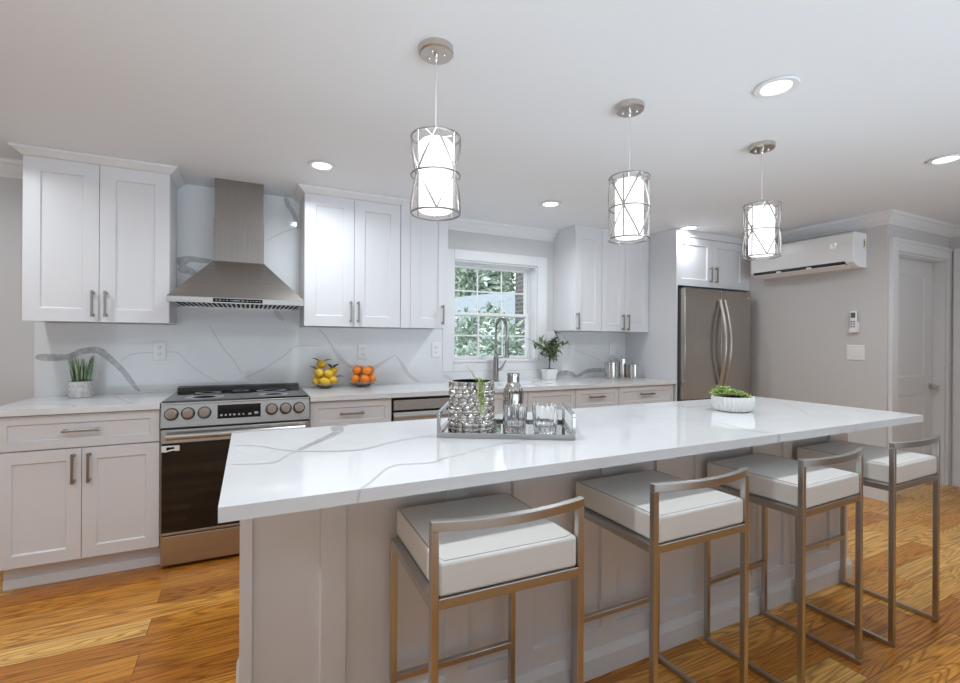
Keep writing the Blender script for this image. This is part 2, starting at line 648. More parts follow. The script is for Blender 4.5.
def sash(name, y, z0, z1):
    mb = MB()
    a, b = FX0 + .0105, FX1 - .0105
    t = .026
    mb.box(a, a + t, y, y + .024, z0, z1)
    mb.box(b - t, b, y, y + .024, z0, z1)
    mb.box(a + t, b - t, y, y + .024, z0, z0 + t)
    mb.box(a + t, b - t, y, y + .024, z1 - t, z1)
    for k in (1, 2):
        x = a + t + (b - a - 2 * t) * k / 3
        mb.box(x - .007, x + .007, y + .008, y + .016, z0 + t, z1 - t)
    z = (z0 + z1) / 2
    mb.box(a + t, b - t, y + .009, y + .015, z - .007, z + .007)
    s = mb.build(name, WPL, win, bevel=.0015)
    box('glass', PANE, a + t, b - t, y + .017, y + .020, z0 + t, z1 - t, s)


zm = 1.505
sash('lower_sash', fy + .002, FZ0 + .0085, zm + .016)
sash('upper_sash', fy + .028, zm - .016, FZ1 - .0085)

# ------------------------------------------------------------------ door on the right
d1 = thing('door_1', 'white two-panel door with square nickel lever handle', 'door', ((DX0 + DX1) / 2, YD + .1, 0), kind='structure')
mb = MB()
Yf = YD - .02
mb.box(DX0 - .112, DX0, Yf, YD, 0, DZ + .10)
mb.box(DX1, XE - .001, Yf, YD, 0, DZ + .10)
mb.box(DX0 + .0002, DX1 - .0002, Yf + .0002, YD, DZ, DZ + .0998)
mb.box(DX0 - .112, DX0 - .085, Yf - .008, Yf - .0003, 0, DZ + .0745)
mb.box(DX0 - .112, XE - .001, Yf - .008, Yf - .0003, DZ + .075, DZ + .10)
mb.build('door_casing', TRIM, d1, bevel=.003)
mb = MB()
mb.box(DX0, DX0 + .016, YD, YD + .13, 0, DZ)
mb.box(DX1 - .016, DX1, YD, YD + .13, 0, DZ)
mb.box(DX0 + .0162, DX1 - .0162, YD + .0002, YD + .13, DZ - .016, DZ - .0002)
mb.build('door_jamb', TRIM, d1)


def recess(mb, x0, x1, z0, z1, y, panels, depth, bev=0.006, back=0.03):
    """a face at y looking to -y with sunk panels [(x0,x1,z0,z1)] all of one column or one row"""
    xs = sorted({x0, x1, *[p[0] for p in panels], *[p[1] for p in panels]})
    zs = sorted({z0, z1, *[p[2] for p in panels], *[p[3] for p in panels]})
    for i in range(len(xs) - 1):
        for k in range(len(zs) - 1):
            cx, cz = (xs[i] + xs[i + 1]) / 2, (zs[k] + zs[k + 1]) / 2
            if any(p[0] < cx < p[1] and p[2] < cz < p[3] for p in panels):
                continue
            mb.quad((xs[i], y, zs[k]), (xs[i + 1], y, zs[k]), (xs[i + 1], y, zs[k + 1]), (xs[i], y, zs[k + 1]))
    for (a, b, c, d) in panels:
        o = [(a, y, c), (b, y, c), (b, y, d), (a, y, d)]
        n = [(a + bev, y + depth, c + bev), (b - bev, y + depth, c + bev), (b - bev, y + depth, d - bev), (a + bev, y + depth, d - bev)]
        for i in range(4):
            j = (i + 1) % 4
            mb.quad(o[i], o[j], n[j], n[i])
        mb.quad(*n)
    e = y + back
    o = [(x0, z0), (x1, z0), (x1, z1), (x0, z1)]
    for i in range(4):
        j = (i + 1) % 4
        mb.quad((o[i][0], y, o[i][1]), (o[i][0], e, o[i][1]), (o[j][0], e, o[j][1]), (o[j][0], y, o[j][1]))
    mb.quad((x0, e, z0), (x0, e, z1), (x1, e, z1), (x1, e, z0))
    bmesh.ops.remove_doubles(mb.bm, verts=mb.bm.verts, dist=1e-6)
    return mb


mb = MB()
recess(mb, DX0 + .018, DX1 - .018, .012, DZ - .018, YD + .085, [(4.86, 5.42, .97, 1.86), (4.86, 5.42, .22, .82)], .008, .02, .04)
slab = mb.build('door_slab', TRIM, d1, label='recessed two-panel white door leaf')
mb = MB()
mb.box(5.495, 5.545, YD + .076, YD + .085, .855, .905)
mb.tube([(5.52, YD + .08, .88), (5.52, YD + .03, .88)], .011, 12)
mb.box(5.41, 5.532, YD + .022, YD + .036, .871, .889)
mb.build('door_handle', NICK, slab, bevel=.002)

d2 = thing('door_2', 'white door and casing at the right edge of the photo', 'door', (XE, 1.3, 0), kind='structure')
mb = MB()
mb.box(XE - .02, XE, 1.80, 1.915, 0, DZ + .1)
mb.box(XE - .02, XE, .86, .975, 0, DZ + .1)
mb.box(XE - .02, XE, .975, 1.80, DZ, DZ + .1)
mb.build('door_casing', TRIM, d2, bevel=.004)
mb = MB()
mb.box(XE - .008, XE - .002, .975, 1.80, .01, DZ)
mb.build('door_slab', TRIM, d2)

# ------------------------------------------------------------------ ceiling lights
def can(x, y, label, watts=None):
    t = thing('recessed_light', label, 'ceiling light', (x, y, H), group='recessed ceiling lights')
    MB().lathe([(.052, H - .001), (.078, H - .001), (.082, H - .004), (.078, H - .009), (.060, H - .010), (.052, H - .004)], (x, y), 32).build(
        'trim_ring', TRIM, t, True)
    MB().lathe([(.0001, H - .005), (.055, H - .005), (.055, H - .0015), (.0001, H - .0015)], (x, y), 32).build('light_lens', LENS, t)
    l = area('lamp', (0, 0, -.014), (0, 0, 0), .11, .11, watts or CAN_W, (.90, .96, 1.0), math.radians(160), 'DISK')
    l.parent = t
    return t


can(.385, 2.95, 'lit recessed ceiling light between the range hood and the middle cabinet')
can(2.05, 2.98, 'lit recessed ceiling light in front of the window', CAN_W * 1.25)
can(3.60, 3.02, 'lit recessed ceiling light close to the cabinet above the refrigerator', CAN_W * .4)
can(1.93, 1.20, 'largest lit recessed ceiling light, between the middle and right pendants')
can(3.54, 1.24, 'lit recessed ceiling light cut by the right edge of the photo', CAN_W * 1.35)
can(-1.27, 2.88, 'recessed ceiling light outside the frame, above the far left cabinet', CAN_W * .75)
can(.30, 1.20, 'recessed ceiling light outside the frame, above the left end of the island', CAN_W * .9)
can(-1.3, 1.2, 'recessed ceiling light outside the frame, left of the island', CAN_W * 1.7)

# ------------------------------------------------------------------ pendants
def pendant(x, y, label, turn):
    t = thing('pendant_lamp', label, 'pendant lamp', (x, y, H), group='pendant lamps over the island')
    MB().lathe([(.0001, H), (.061, H), (.062, H - .004), (.062, H - .022), (.057, H - .027), (.0001, H - .028)], (x, y), 40).build('canopy', NICK, t, True)
    mb = MB()
    for a in (2.2, 3.9, 5.6):
        mb.ball((x + .030 * math.cos(a), y + .030 * math.sin(a), H - .030), .006, seg=10, rings=6)
    mb.lathe([(.008, H - .028), (.008, H - .042), (.003, H - .05)], (x, y), 12)
    mb.build('canopy_screw', CHROME, t, True)
    zt, zb, R = 1.988, 1.716, .0870
    zm = (zt + zb) / 2
    MB().tube([(x, y, H - .045), (x, y, zt + .02)], .0022, 8).build('cord', LPRINT, t, True)
    mb = MB()
    mb.lathe([(.0001, zt + .034), (.008, zt + .034), (.012, zt + .022), (.020, zt + .012), (.022, zt - .004), (.0001, zt - .004)], (x, y), 20)
    for a in (PI / 4, 3 * PI / 4):
        c, s = math.cos(a) * R, math.sin(a) * R
        mb.tube([(x - c, y - s, zt), (x + c, y + s, zt)], .0025, 6)
    mb.build('cap', CHROME, t, True)
    mb = MB()
    for z in (zt, zm, zb):
        ring = [(x + R * math.cos(2 * PI * k / 48), y + R * math.sin(2 * PI * k / 48), z) for k in range(48)]
        mb.tube(ring, .0035, 6, True)
    off = math.atan2(-y, -x) + math.radians(turn)
    def pt(k, z):
        a = off + k * PI / 4
        return Vector((x + R * math.cos(a), y + R * math.sin(a), z))
    def strut(a, b):
        q = []
        for i in range(7):
            p = a.lerp(b, i / 6)
            d = Vector((p.x - x, p.y - y))
            d = d.normalized() * R
            q.append((x + d.x, y + d.y, p.z))
        mb.tube(q, .0035, 6)
    for k in range(0, 8, 2):
        for s in (-1, 1):
            strut(pt(k, zt), pt(k + s, zm))
            strut(pt(k, zb), pt(k + s, zm))
        strut(pt(k + 1, zt), pt(k + 1, zb))
    mb.build('wire_cage', CAGE, t, True)
    g = MB()
    g.lathe([(.0001, zt - .012), (.050, zt - .012), (.060, zt - .022), (.060, zb + .012), (.056, zb + .008), (.0001, zb + .010)], (x, y), 36)
    g.build('glass_shade', SHADE, t, True, label='glowing white glass cylinder')


pendant(.597, 1.588, 'pendant lamp with wire cage nearest the range hood, leftmost of the three', 2)
pendant(1.51, 1.588, 'middle one of the three wire-cage pendant lamps above the island', -60)
pendant(2.434, 1.588, 'pendant lamp with wire cage nearest the air conditioner, rightmost of the three', -74)

# ------------------------------------------------------------------ cabinet parts
def pull(parent, x, y, z, ln, vertical):
    """bar pull with two square posts on a face at y"""
    mb = MB()
    h = ln / 2
    if vertical:
        mb.box(x - .006, x + .006, y - .034, y - .024, z - h, z + h)
        for s in (-1, 1):
            mb.box(x - .0075, x + .0075, y - .030, y, z + s * (h - .012) - .007, z + s * (h - .012) + .007)
    else:
        mb.box(x - h, x + h, y - .034, y - .024, z - .006, z + .006)
        for s in (-1, 1):
            mb.box(x + s * (h - .012) - .007, x + s * (h - .012) + .007, y - .030, y, z - .0075, z + .0075)
    return mb.build('handle', PULL, parent, bevel=.002, label='brushed nickel bar handle')


def shaker(name, parent, x0, x1, z0, z1, y, st=.075, g=.0015):
    mb = MB()
    recess(mb, x0 + g, x1 - g, z0 + g, z1 - g, y, [(x0 + st, x1 - st, z0 + st, z1 - st)], .010, .004, .02)
    return mb.build(name, CAB, parent, bevel=.0012, seg=1)


UY = 3.41
UZ0, UZ1 = 1.36, 2.268


def upper(x0, x1, label, doors, crown, filler=None, fz0=UZ0, y=UY, st=.075, hz=1.465, ret=(True, True)):
    """wall cabinet: doors = [(x0, x1, handle x)]"""
    t = thing('wall_cabinet', label, 'cabinet', ((x0 + x1) / 2, YB, fz0))
    mb = MB()
    mb.box(x0, x1, y + .021, YB - .001, fz0 + .006, UZ1)
    if filler:
        mb.box(filler[0], filler[1], y + .002, y + .03, fz0, UZ1)
    mb.build('cabinet_body', CAB, t)
    for a, b, hx in doors:
        d = shaker('cabinet_door', t, a, b, fz0, UZ1, y, st)
        pull(d, hx, y, hz, .15, True)
    if crown:
        c = [(0, UZ1), (.004, UZ1), (.010, UZ1 + .006), (.030, UZ1 + .022), (.044, UZ1 + .030), (.046, H - .001), (0, H - .001)]
        mb = MB()
        yy = y
        r0, r1 = ret
        mb.prism([(yy - d, z) for d, z in c], 'x', x0, x1, lambda p: -(yy - p[0]) * r0, lambda p: (yy - p[0]) * r1)
        if r0:
            mb.prism([(x0 - d, z) for d, z in c], 'y', yy, YB - .001, lambda p: -(x0 - p[0]))
        if r1:
            mb.prism([(x1 + d, z) for d, z in c], 'y', yy, YB - .001, lambda p: -(p[0] - x1))
        mb.box(x0, x1, yy, YB - .001, UZ1, H - .001)
        mb.build('crown_moulding', TRIM, t)
    else:
        box('top_filler', CAB, x0, x1, y + .004, YB - .001, UZ1, H - .001, t)
    return t


upper(-1.115, -.437, 'white two-door wall cabinet left of the range hood', [(-1.115, -.779, -.805), (-.779, -.437, -.745)], True)
upper(.335, 1.01, 'white two-door wall cabinet just right of the range hood', [(.335, .670, .646), (.670, 1.008, .698)], True, ret=(True, False))
upper(1.012, 1.39, 'narrow white single-door wall cabinet left of the window', [(1.085, 1.388, 1.343)], True, (1.012, 1.085), ret=(False, True))
upper(2.612, 2.916, 'narrow white single-door wall cabinet right of the window', [(2.614, 2.916, 2.637)], False, hz=1.447)
upper(2.918, 3.503, 'white two-door wall cabinet above the steel canisters', [(2.918, 3.198, 3.165), (3.198, 3.502, 3.228)], False, hz=1.447, st=.07)

# tall panel and the cabinet above the fridge
t = thing('wall_cabinet', 'short white two-door cabinet above the refrigerator with a tall side panel', 'cabinet', (4.03, YB, 0))
box('side_panel', CAB, 3.506, 3.526, 3.085, YB - .001, 0, H - .001, t, bevel=.0015, label='tall flat white side panel')
mb = MB()
mb.box(3.528, 4.505, 3.121, YB - .001, 1.795, UZ1)
mb.box(4.49, XR - .001, 3.104, 3.125, 1.79, UZ1)
mb.build('cabinet_body', CAB, t)
for a, b, hx in ((3.528, 4.008, 3.972), (4.008, 4.488, 4.05)):
    d = shaker('cabinet_door', t, a, b, 1.79, 2.245, 3.10, .068)
    pull(d, hx, 3.10, 1.91, .15, True)
mb = MB()
mb.box(3.528, XR - .001, 3.09, 3.13, 2.247, H - .001)
mb.build('top_filler', CAB, t, bevel=.002)

# base cabinets
CY, CYF = 3.10, 3.17
CT0, CT1 = .882, .914


def base_cab(x0, x1, label, fronts, toe=True, panel_left=False):
    """fronts: (kind, x0, x1, z0, z1, handle centre, vertical)"""
    t = thing('base_cabinet', label, 'cabinet', ((x0 + x1) / 2, YB, 0))
    mb = MB()
    mb.box(x0, x1, CY + .021, YB - .001, .122, CT0 - .001)
    mb.build('cabinet_body', CAB, t)
    mb = MB()
    mb.box(x0 + (.012 if panel_left else 0), x1, CYF, CYF + .018, 0, .121)
    mb.box(x0 + (.012 if panel_left else 0), x1, CYF - .008, CYF, 0, .045)
    mb.build('toe_kick', CAB, t)
    for kind, a, b, z0, z1, hx, hz, ver in fronts:
        d = shaker(kind, t, a, b, z0, z1, CY, .044 if kind == 'drawer' else .062)
        if hx is not None:
            pull(d, hx, CY, hz, .155, ver)
    return t


DR0, DR1 = .703, .876
base_cab(-1.112, -.437, 'white base cabinet left of the stove, one drawer over two doors',
         [('drawer', -1.112, -.439, DR0, DR1, -.775, .792, False),
          ('cabinet_door', -1.112, -.776, .124, .699, -.808, .598, True), ('cabinet_door', -.776, -.439, .124, .699, -.744, .598, True)], True, True)
base_cab(.342, .861, 'white base cabinet right of the stove below the fruit bowls',
         [('drawer', .344, .860, DR0, DR1, .597, .794, False),
          ('cabinet_door', .344, .602, .124, .699, .57, .598, True), ('cabinet_door', .602, .860, .124, .699, .634, .598, True)])
base_cab(1.476, 2.386, 'white sink base cabinet with two plain drawer fronts below the faucet',
         [('drawer', 1.478, 1.930, DR0, DR1, None, 0, False), ('drawer', 1.930, 2.386, DR0, DR1, None, 0, False),
          ('cabinet_door', 1.478, 1.930, .124, .699, 1.898, .598, True), ('cabinet_door', 1.930, 2.386, .124, .699, 1.962, .598, True)])
base_cab(2.388, 2.842, 'white base cabinet with narrow drawer right of the sink cabinet',
         [('drawer', 2.390, 2.842, DR0, DR1, 2.596, .806, False), ('cabinet_door', 2.390, 2.842, .124, .699, 2.43, .598, True)])
base_cab(2.844, 3.504, 'white base cabinet with wide drawer beside the refrigerator panel',
         [('drawer', 2.846, 3.490, DR0, DR1, 3.16, .806, False), ('cabinet_door', 2.846, 3.168, .124, .699, 3.13, .598, True), ('cabinet_door', 3.168, 3.490, .124, .699, 3.2, .598, True)])

# ------------------------------------------------------------------ worktops and backsplash
QM = [QZ, VEIN, VEINT]
topz = lambda z: (lambda u, v: (u, v, z + .0004 + VO[0] * .00006))
mb = MB()
mb.box(-1.145, -.436, 3.072, 3.724, CT0, CT1)
vein(mb, [(-1.14, 3.30, .008), (-1.0, 3.28, .01), (-.86, 3.20, .014), (-.80, 3.10, .016)], topz(CT1), 2)
vein(mb, [(-.75, 3.60, .006), (-.64, 3.30, .008), (-.56, 3.10, .012)], topz(CT1), 2)
tag(mb.build('countertop', QM), 'short white veined countertop left of the stove', 'countertop')
mb = MB()
SX0, SX1, SY0, SY1 = 1.60, 2.27, 3.19, 3.57
mb.box(.341, SX0, 3.072, 3.724, CT0, CT1)
mb.box(SX1, 3.5045, 3.072, 3.724, CT0, CT1)
mb.box(SX0, SX1, 3.072, SY0, CT0, CT1)
mb.box(SX0, SX1, SY1, 3.724, CT0, CT1)
vein(mb, [(.45, 3.6, .006), (.8, 3.35, .008), (1.0, 3.30, .006), (1.3, 3.12, .008)], topz(CT1), 2)
vein(mb, [(2.5, 3.5, .006), (2.8, 3.3, .008), (3.3, 3.25, .008), (3.45, 3.1, .01)], topz(CT1), 2)
tag(mb.build('countertop', QM), 'long white countertop along the back wall with the sink', 'countertop')

SPY = 3.7245
wallp = lambda u, v: (u, SPY - .0004 - VO[0] * .00006, v)
mb = MB()
mb.box(-1.16, 1.469, SPY, YB - .0005, CT1, UZ0)
mb.box(-.4365, .3345, SPY, YB - .0005, UZ0, H - .001)
V = [
    (1, [(-1.155, 1.152, .04), (-1.087, 1.149, .042), (-1.002, 1.151, .035), (-.944, 1.181, .035), (-.87, 1.194, .04), (-.829, 1.174, .04), (-.768, 1.11, .032),
         (-.716, 1.045, .03), (-.673, .973, .026), (-.636, .923, .015)]),
    (2, [(-.742, 1.116, .006), (-.69, 1.161, .007), (-.637, 1.173, .007), (-.572, 1.176, .006), (-.484, 1.179, .006), (-.427, 1.172, .007), (-.381, 1.118, .007), (-.3, 1.042, .006), (-.168, .955, .006)]),
    (2, [(-.248, 1.37, .007), (-.169, 1.219, .008), (-.088, 1.107, .008), (-.044, 1.022, .006)]),
    (2, [(.517, 1.22, .006), (.395, 1.223, .006), (.304, 1.212, .007), (.236, 1.154, .008), (.084, 1.047, .008), (-.088, .967, .006)]),
    (1, [(.225, 2.30, .03), (.241, 2.285, .03), (.255, 2.246, .035), (.292, 2.192, .03), (.310, 2.136, .03), (.318, 2.086, .02)]),
    (2, [(.325, 2.085, .008), (.279, 2.076, .008), (.212, 2.046, .008), (.106, 1.975, .008)]),
    (1, [(-.430, 1.765, .07), (-.416, 1.775, .08), (-.399, 1.79, .06), (-.359, 1.807, .04), (-.262, 1.801, .03), (-.208, 1.799, .02)]),
    (1, [(-.430, 1.740, .05), (-.396, 1.734, .05), (-.361, 1.726, .045), (-.32, 1.708, .03)]),
    (2, [(.161, 1.487, .03), (.188, 1.445, .04), (.228, 1.402, .02)]),
    (2, [(.465, 1.355, .008), (.509, 1.31, .01), (.553, 1.242, .014), (.613, 1.143, .03), (.673, 1.081, .03), (.726, 1.049, .012)]),
    (2, [(.866, 1.038, .02), (.898, 1.049, .035), (.966, 1.092, .02), (1.031, 1.131, .01), (1.068, 1.139, .01), (1.127, 1.057, .025), (1.178, .982, .03), (1.264, .922, .025)])]
for mi, p in V:
    vein(mb, p, wallp, mi)
tag(mb.build('backsplash', QM), 'grey-veined white stone backsplash behind the stove, left of the window', 'backsplash')
mb = MB()
mb.box(1.4695, 2.526, SPY, YB - .0005, CT1, WZ0 - .0905)
mb.box(2.526, 3.5055, SPY, YB - .0005, CT1, UZ0)
vein(mb, [(1.477, .974, .03), (1.566, .929, .03)], wallp, 2)
vein(mb, [(2.60, .925, .03), (2.634, .939, .04), (2.727, .961, .05), (2.822, .949, .04), (2.883, .925, .03), (3.017, .975, .04), (3.22, .979, .04), (3.377, .955, .02)], wallp, 1)
vein(mb, [(2.701, 1.346, .008), (2.821, 1.211, .008), (3.041, 1.122, .006), (3.168, 1.081, .005)], wallp, 2)
tag(mb.build('backsplash', QM), 'grey-veined white stone backsplash behind the canisters, right of the window', 'backsplash')

# ------------------------------------------------------------------ range hood
hood = thing('range_hood', 'stainless steel chimney range hood above the stove', 'range hood', (-.055, 3.72, 1.48))
HY0, HY1 = 3.235, 3.722
mb = MB()
mb.box(-.430, .317, HY0, HY0 + .012, 1.482, 1.517)
mb.box(-.430, -.418, HY0 + .012, HY1, 1.482, 1.517)
mb.box(.305, .317, HY0 + .012, HY1, 1.482, 1.517)
mb.box(-.418, .305, HY1 - .012, HY1, 1.482, 1.517)
mb.frustum((-.430, .317, HY0, HY1), 1.5172, (-.211, .090, 3.488, HY1), 1.772)
mb.build('canopy', STEEL, hood, bevel=.0015)
mb = MB()
mb.box(-.208, .087, 3.491, HY1, 1.7725, 2.05)
mb.box(-.2045, .0835, 3.494, HY1, 2.05, H - .001)
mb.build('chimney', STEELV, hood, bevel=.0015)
cp = box('control_panel', BLACKG, -.196, .074, HY0 - .002, HY0 + .004, 1.489, 1.511, hood, label='black touch control strip')
mb = MB()
for x, wd in ((-.178, .010), (-.158, .012), (-.138, .006), (-.120, .008), (-.100, .006), (-.072, .040), (-.035, .018), (-.012, .012), (.006, .006), (.022, .006), (.040, .012), (.058, .008)):
    mb.box(x - wd / 2, x + wd / 2, HY0 - .003, HY0 - .002, 1.4975, 1.5025)
mb.build('panel_icon', ICON, cp)
mb = MB()
for k in range(6):
    mb.box(-.372 + k * .011, -.367 + k * .011, HY0 - .0006, HY0, 1.494, 1.505)
mb.build('logo', LPRINT, hood)
mb = MB()
mb.box(-.417, .304, HY0 + .013, HY1 - .013, 1.486, 1.494)
mb.mi = 1
for k in range(26):
    x = -.392 + k * .0268
    mb.box(x, x + .015, HY0 + .022, HY0 + .44, 1.4845, 1.4862)
mb.build('baffle_filter', [STEEL, mat('dark_filter_slot', (.004, .004, .004), .9)], hood)

# ------------------------------------------------------------------ range / stove
RST = noise_mat('range_stainless', (0.44, 0.425, 0.41), (0.51, 0.495, 0.48), 3.0, 0.30, 1.0, (1, 1, 120))
rg = thing('kitchen_range', 'stainless steel slide-in electric range with black glass oven door', 'stove', (-.048, 3.4, 0))
RX0, RX1 = -.431, .336
mb = MB()
mb.box(RX0 + .004, RX1 - .004, 3.115, 3.715, .03, .902)
for x in (RX0 + .05, RX1 - .05):
    for y in (3.16, 3.66):
        mb.tube([(x, y, 0), (x, y, .03)], .018, 10)
mb.build('oven_body', DGREY, rg)
mb = MB()
mb.box(RX0, RX1, 3.078, 3.72, .9035, .912)
mb.build('cooktop_trim', RST, rg, bevel=.002)
ck = box('cooktop', BLACKG, RX0 + .004, RX1 - .004, 3.086, 3.71, .9122, .9215, rg, .002)
mb = MB()
for x, y, r in ((-.235, 3.24, .10), (.14, 3.24, .085), (-.235, 3.50, .075), (.14, 3.50, .095), (-.048, 3.56, .05)):
    for q in (r, r * .62):
        mb.lathe([(q - .002, .9216), (q, .9216), (q, .9219), (q - .002, .9219)], (x, y), 40)
mb.build('burner_ring', GPL, ck)
mb = MB()
mb.prism([(3.63, .9218), (3.64, .945), (3.712, .950), (3.712, .9218)], 'x', RX0 + .012, RX1 - .012)
mb.mi = 1
for a, b in ((-.33, -.20), (-.115, .02), (.11, .24)):
    mb.box(a, b, 3.652, 3.690, .9462, .9500)
mb.build('rear_vent', [BLACK, DGREY], rg)
# control panel, tilted face
PB, PT = (3.058, .778), (3.084, .903)
mb = MB()
mb.prism([PB, PT, (3.114, .903), (3.114, .778)], 'x', RX0, RX1)
pan = mb.build('control_panel', RST, rg, bevel=.002)
tilt = math.atan2(PT[0] - PB[0], PT[1] - PB[1])


def pf(z, out=0.0):      # point on the tilted face, pushed out
    f = (z - PB[1]) / (PT[1] - PB[1])
    y = PB[0] + f * (PT[0] - PB[0])
    return y - out * math.cos(tilt), z + out * math.sin(tilt)


mb = MB()
q = []
for out in (-.002, .0015):
    for x, z in ((-.160, .812), (.063, .812), (.063, .888), (-.160, .888)):
        y, zz = pf(z, out)
        q.append(mb.bm.verts.new((x, y, zz)))
mb.face(q[:4]); mb.face(q[4:])
for i in range(4):
    j = (i + 1) % 4
    mb.face([q[i], q[j], q[4 + j], q[4 + i]])
mb.mi = 1
for x, wd in ((-.140, .012), (-.118, .010), (-.096, .010), (-.075, .012), (-.050, .010), (-.028, .008), (.006, .016), (.040, .020)):
    z0, z1 = (.826, .836) if x < .03 else (.829, .842)
    a, b = pf(z0, .0019), pf(z1, .0019)
    mb.quad((x - wd / 2, *a), (x + wd / 2, *a), (x + wd / 2, *b), (x - wd / 2, *b))
mb.build('display', [BLACKG, ICON], rg, label='black glass oven display')
for x in (-.381, -.303, -.224, .123, .200, .275):
    mb = MB()
    y, z = pf(.850)
    ax = Vector((0, -math.cos(tilt), math.sin(tilt)))
    o = Vector((x, y, z))
    mb.mi = 1
    mb.tube([o, o + ax * .006], .0345, 28)
    mb.mi = 0
    mb.tube([o + ax * .006, o + ax * .010, o + ax * .030, o + ax * .034], [.029, .029, .026, .023], 28)
    u = Vector((0, math.sin(tilt), math.cos(tilt)))
    r = Vector((1, 0, 0))
    c = o + ax * .036
    p = []
    for e in (0, .010):
        for sx, su in ((-1, -1), (1, -1), (1, 1), (-1, 1)):
            p.append(mb.bm.verts.new(c + r * sx * .0065 + u * su * .024 + ax * (e - .004)))
    mb.face(p[:4]); mb.face(p[4:])
    for i in range(4):
        j = (i + 1) % 4
        mb.face([p[i], p[j], p[4 + j], p[4 + i]])
    mb.build('knob', [CHROME, BLACK], rg, True)
mb = MB()
DY = 3.070
mb.box(RX0 + .002, RX1 - .002, DY, 3.114, .690, .765)
mb.box(RX0 + .002, RX0 + .006, DY, 3.114, .186, .690)
mb.box(RX1 - .006, RX1 - .002, DY, 3.114, .186, .690)
mb.box(RX0 + .006, RX1 - .006, DY, 3.114, .186, .200)
od = mb.build('oven_door', RST, rg, bevel=.002)
box('oven_window', BLACKG, RX0 + .0065, RX1 - .0065, DY - .001, 3.113, .2005, .6895, od, label='dark glass oven window')
mb = MB()
mb.tube([(RX0 + .03, DY - .048, .734), (RX1 - .03, DY - .048, .734)], .017, 16)
for x in (RX0 + .055, RX1 - .055):
    mb.box(x - .012, x + .012, DY - .046, DY, .725, .743)
mb.build('oven_handle', RST, od, True)
mb = MB()
mb.box(RX0 + .006, RX0 + .085, DY - .012, DY, .672, .680)
mb.box(RX0 + .006, RX0 + .028, DY - .016, DY, .648, .674)
mb.box(RX0 + .066, RX0 + .090, DY - .016, DY, .650, .678)
mb.tube([(RX0 + .02, DY - .010, .648), (RX0 + .05, DY - .014, .656), (RX0 + .08, DY - .010, .660)], .005, 8)
mb.build('door_latch', WPL, od, bevel=.002, label='small pale clip on the oven door')
box('bottom_drawer', RST, RX0 + .002, RX1 - .002, DY + .002, 3.114, .020, .180, rg, .003)

# ------------------------------------------------------------------ dishwasher
dw = thing('dishwasher', 'stainless steel dishwasher between two white base cabinets', 'dishwasher', (1.168, 3.4, 0))
mb = MB()
mb.box(.866, 1.472, 3.13, 3.70, .03, .876)
mb.box(.872, 1.468, 3.17, 3.18, 0, .03)
mb.build('tub_body', BLACK, dw)
mb = MB()
mb.box(.872, 1.468, 3.085, 3.13, .795, .862)
mb.mi = 1
for x in (.905, 1.09, 1.115, 1.14, 1.165, 1.19, 1.215, 1.39, 1.42):
    mb.quad((x - .006, 3.0847, .824), (x + .006, 3.0847, .824), (x + .006, 3.0847, .829), (x - .006, 3.0847, .829))
mb.build('control_panel', [STEEL, GPL], dw)
mb = MB()
mb.prism([(3.090, .780), (3.083, .752), (3.0835, .742), (3.087, .735), (3.087, .125), (3.13, .125), (3.13, .780)], 'x', .872, 1.468)
mb.build('front_door', STEEL, dw, bevel=.003)

# ------------------------------------------------------------------ fridge
fr = thing('refrigerator', 'stainless steel french-door refrigerator in the alcove', 'refrigerator', (4.0, 3.4, 0))
FY = 3.0
FX0, FX1, FXM = 3.537, 4.458, 4.0
mb = MB()
mb.box(FX0 + .004, FX1 - .004, 3.066, 3.72, .02, 1.745)
for x in (FX0 + .08, FX1 - .08):
    mb.box(x - .05, x + .05, 3.03, 3.12, 1.7451, 1.764)
mb.build('fridge_body', DGREY, fr, bevel=.003)
box('base_grille', BLACK, FX0 + .02, FX1 - .02, 3.05, 3.066, .02, .08, fr)


def curved_door(a, b, z0, z1):
    mb = MB()
    n = 6
    prof = [(3.062, a), (3.062, b)]
    mb2 = []
    for i in range(n + 1):
        x = b + (a - b) * i / n
        f = (x - FX0) / (FX1 - FX0) * 2 - 1
        mb2.append((FY + .012 * f * f, x))
    P = prof + mb2
    A = [mb.bm.verts.new((x, y, z0)) for y, x in P]
    B = [mb.bm.verts.new((x, y, z1)) for y, x in P]
    mb.face(A); mb.face(B[::-1])
    for i in range(len(P)):
        j = (i + 1) % len(P)
        mb.face([A[i], A[j], B[j], B[i]])
    return mb


for a, b, hx in ((FX0, FXM - .004, -1), (FXM + .004, FX1, 1)):
    d = curved_door(a, b, .74, 1.757).build('fridge_door', FSTEEL, fr, True, bevel=.006)
    mb = MB()
    x0 = FXM + hx * .030
    path = []
    for i in range(21):
        t_ = i / 20
        s_ = math.sin(PI * t_)
        path.append((x0 + hx * .006 * s_, FY - .018 - .062 * s_, .86 + .80 * t_))
    mb.tube(path, .0150, 12)
    mb.tube([path[0], (x0, FY + .004, .86)], .011, 10)
    mb.tube([path[-1], (x0, FY + .004, 1.66)], .011, 10)
    mb.build('fridge_handle', NICK, d, True)
mb = MB()
mb.tube([(4.41, FY + .0095, 1.700), (4.41, FY + .003, 1.700)], .009, 20)
mb.build('logo_badge', LPRINT, fr, label='small round silver badge')
d = curved_door(FX0, FX1, .09, .73).build('freezer_drawer', FSTEEL, fr, True, bevel=.006)
mb = MB()
mb.tube([(FX0 + .1, FY - .05, .66), (FX1 - .1, FY - .05, .66)], .013, 12)
for x in (FX0 + .13, FX1 - .13):
    mb.tube([(x, FY - .05, .66), (x, FY + .01, .66)], .010, 10)
mb.build('freezer_handle', NICK, d, True)

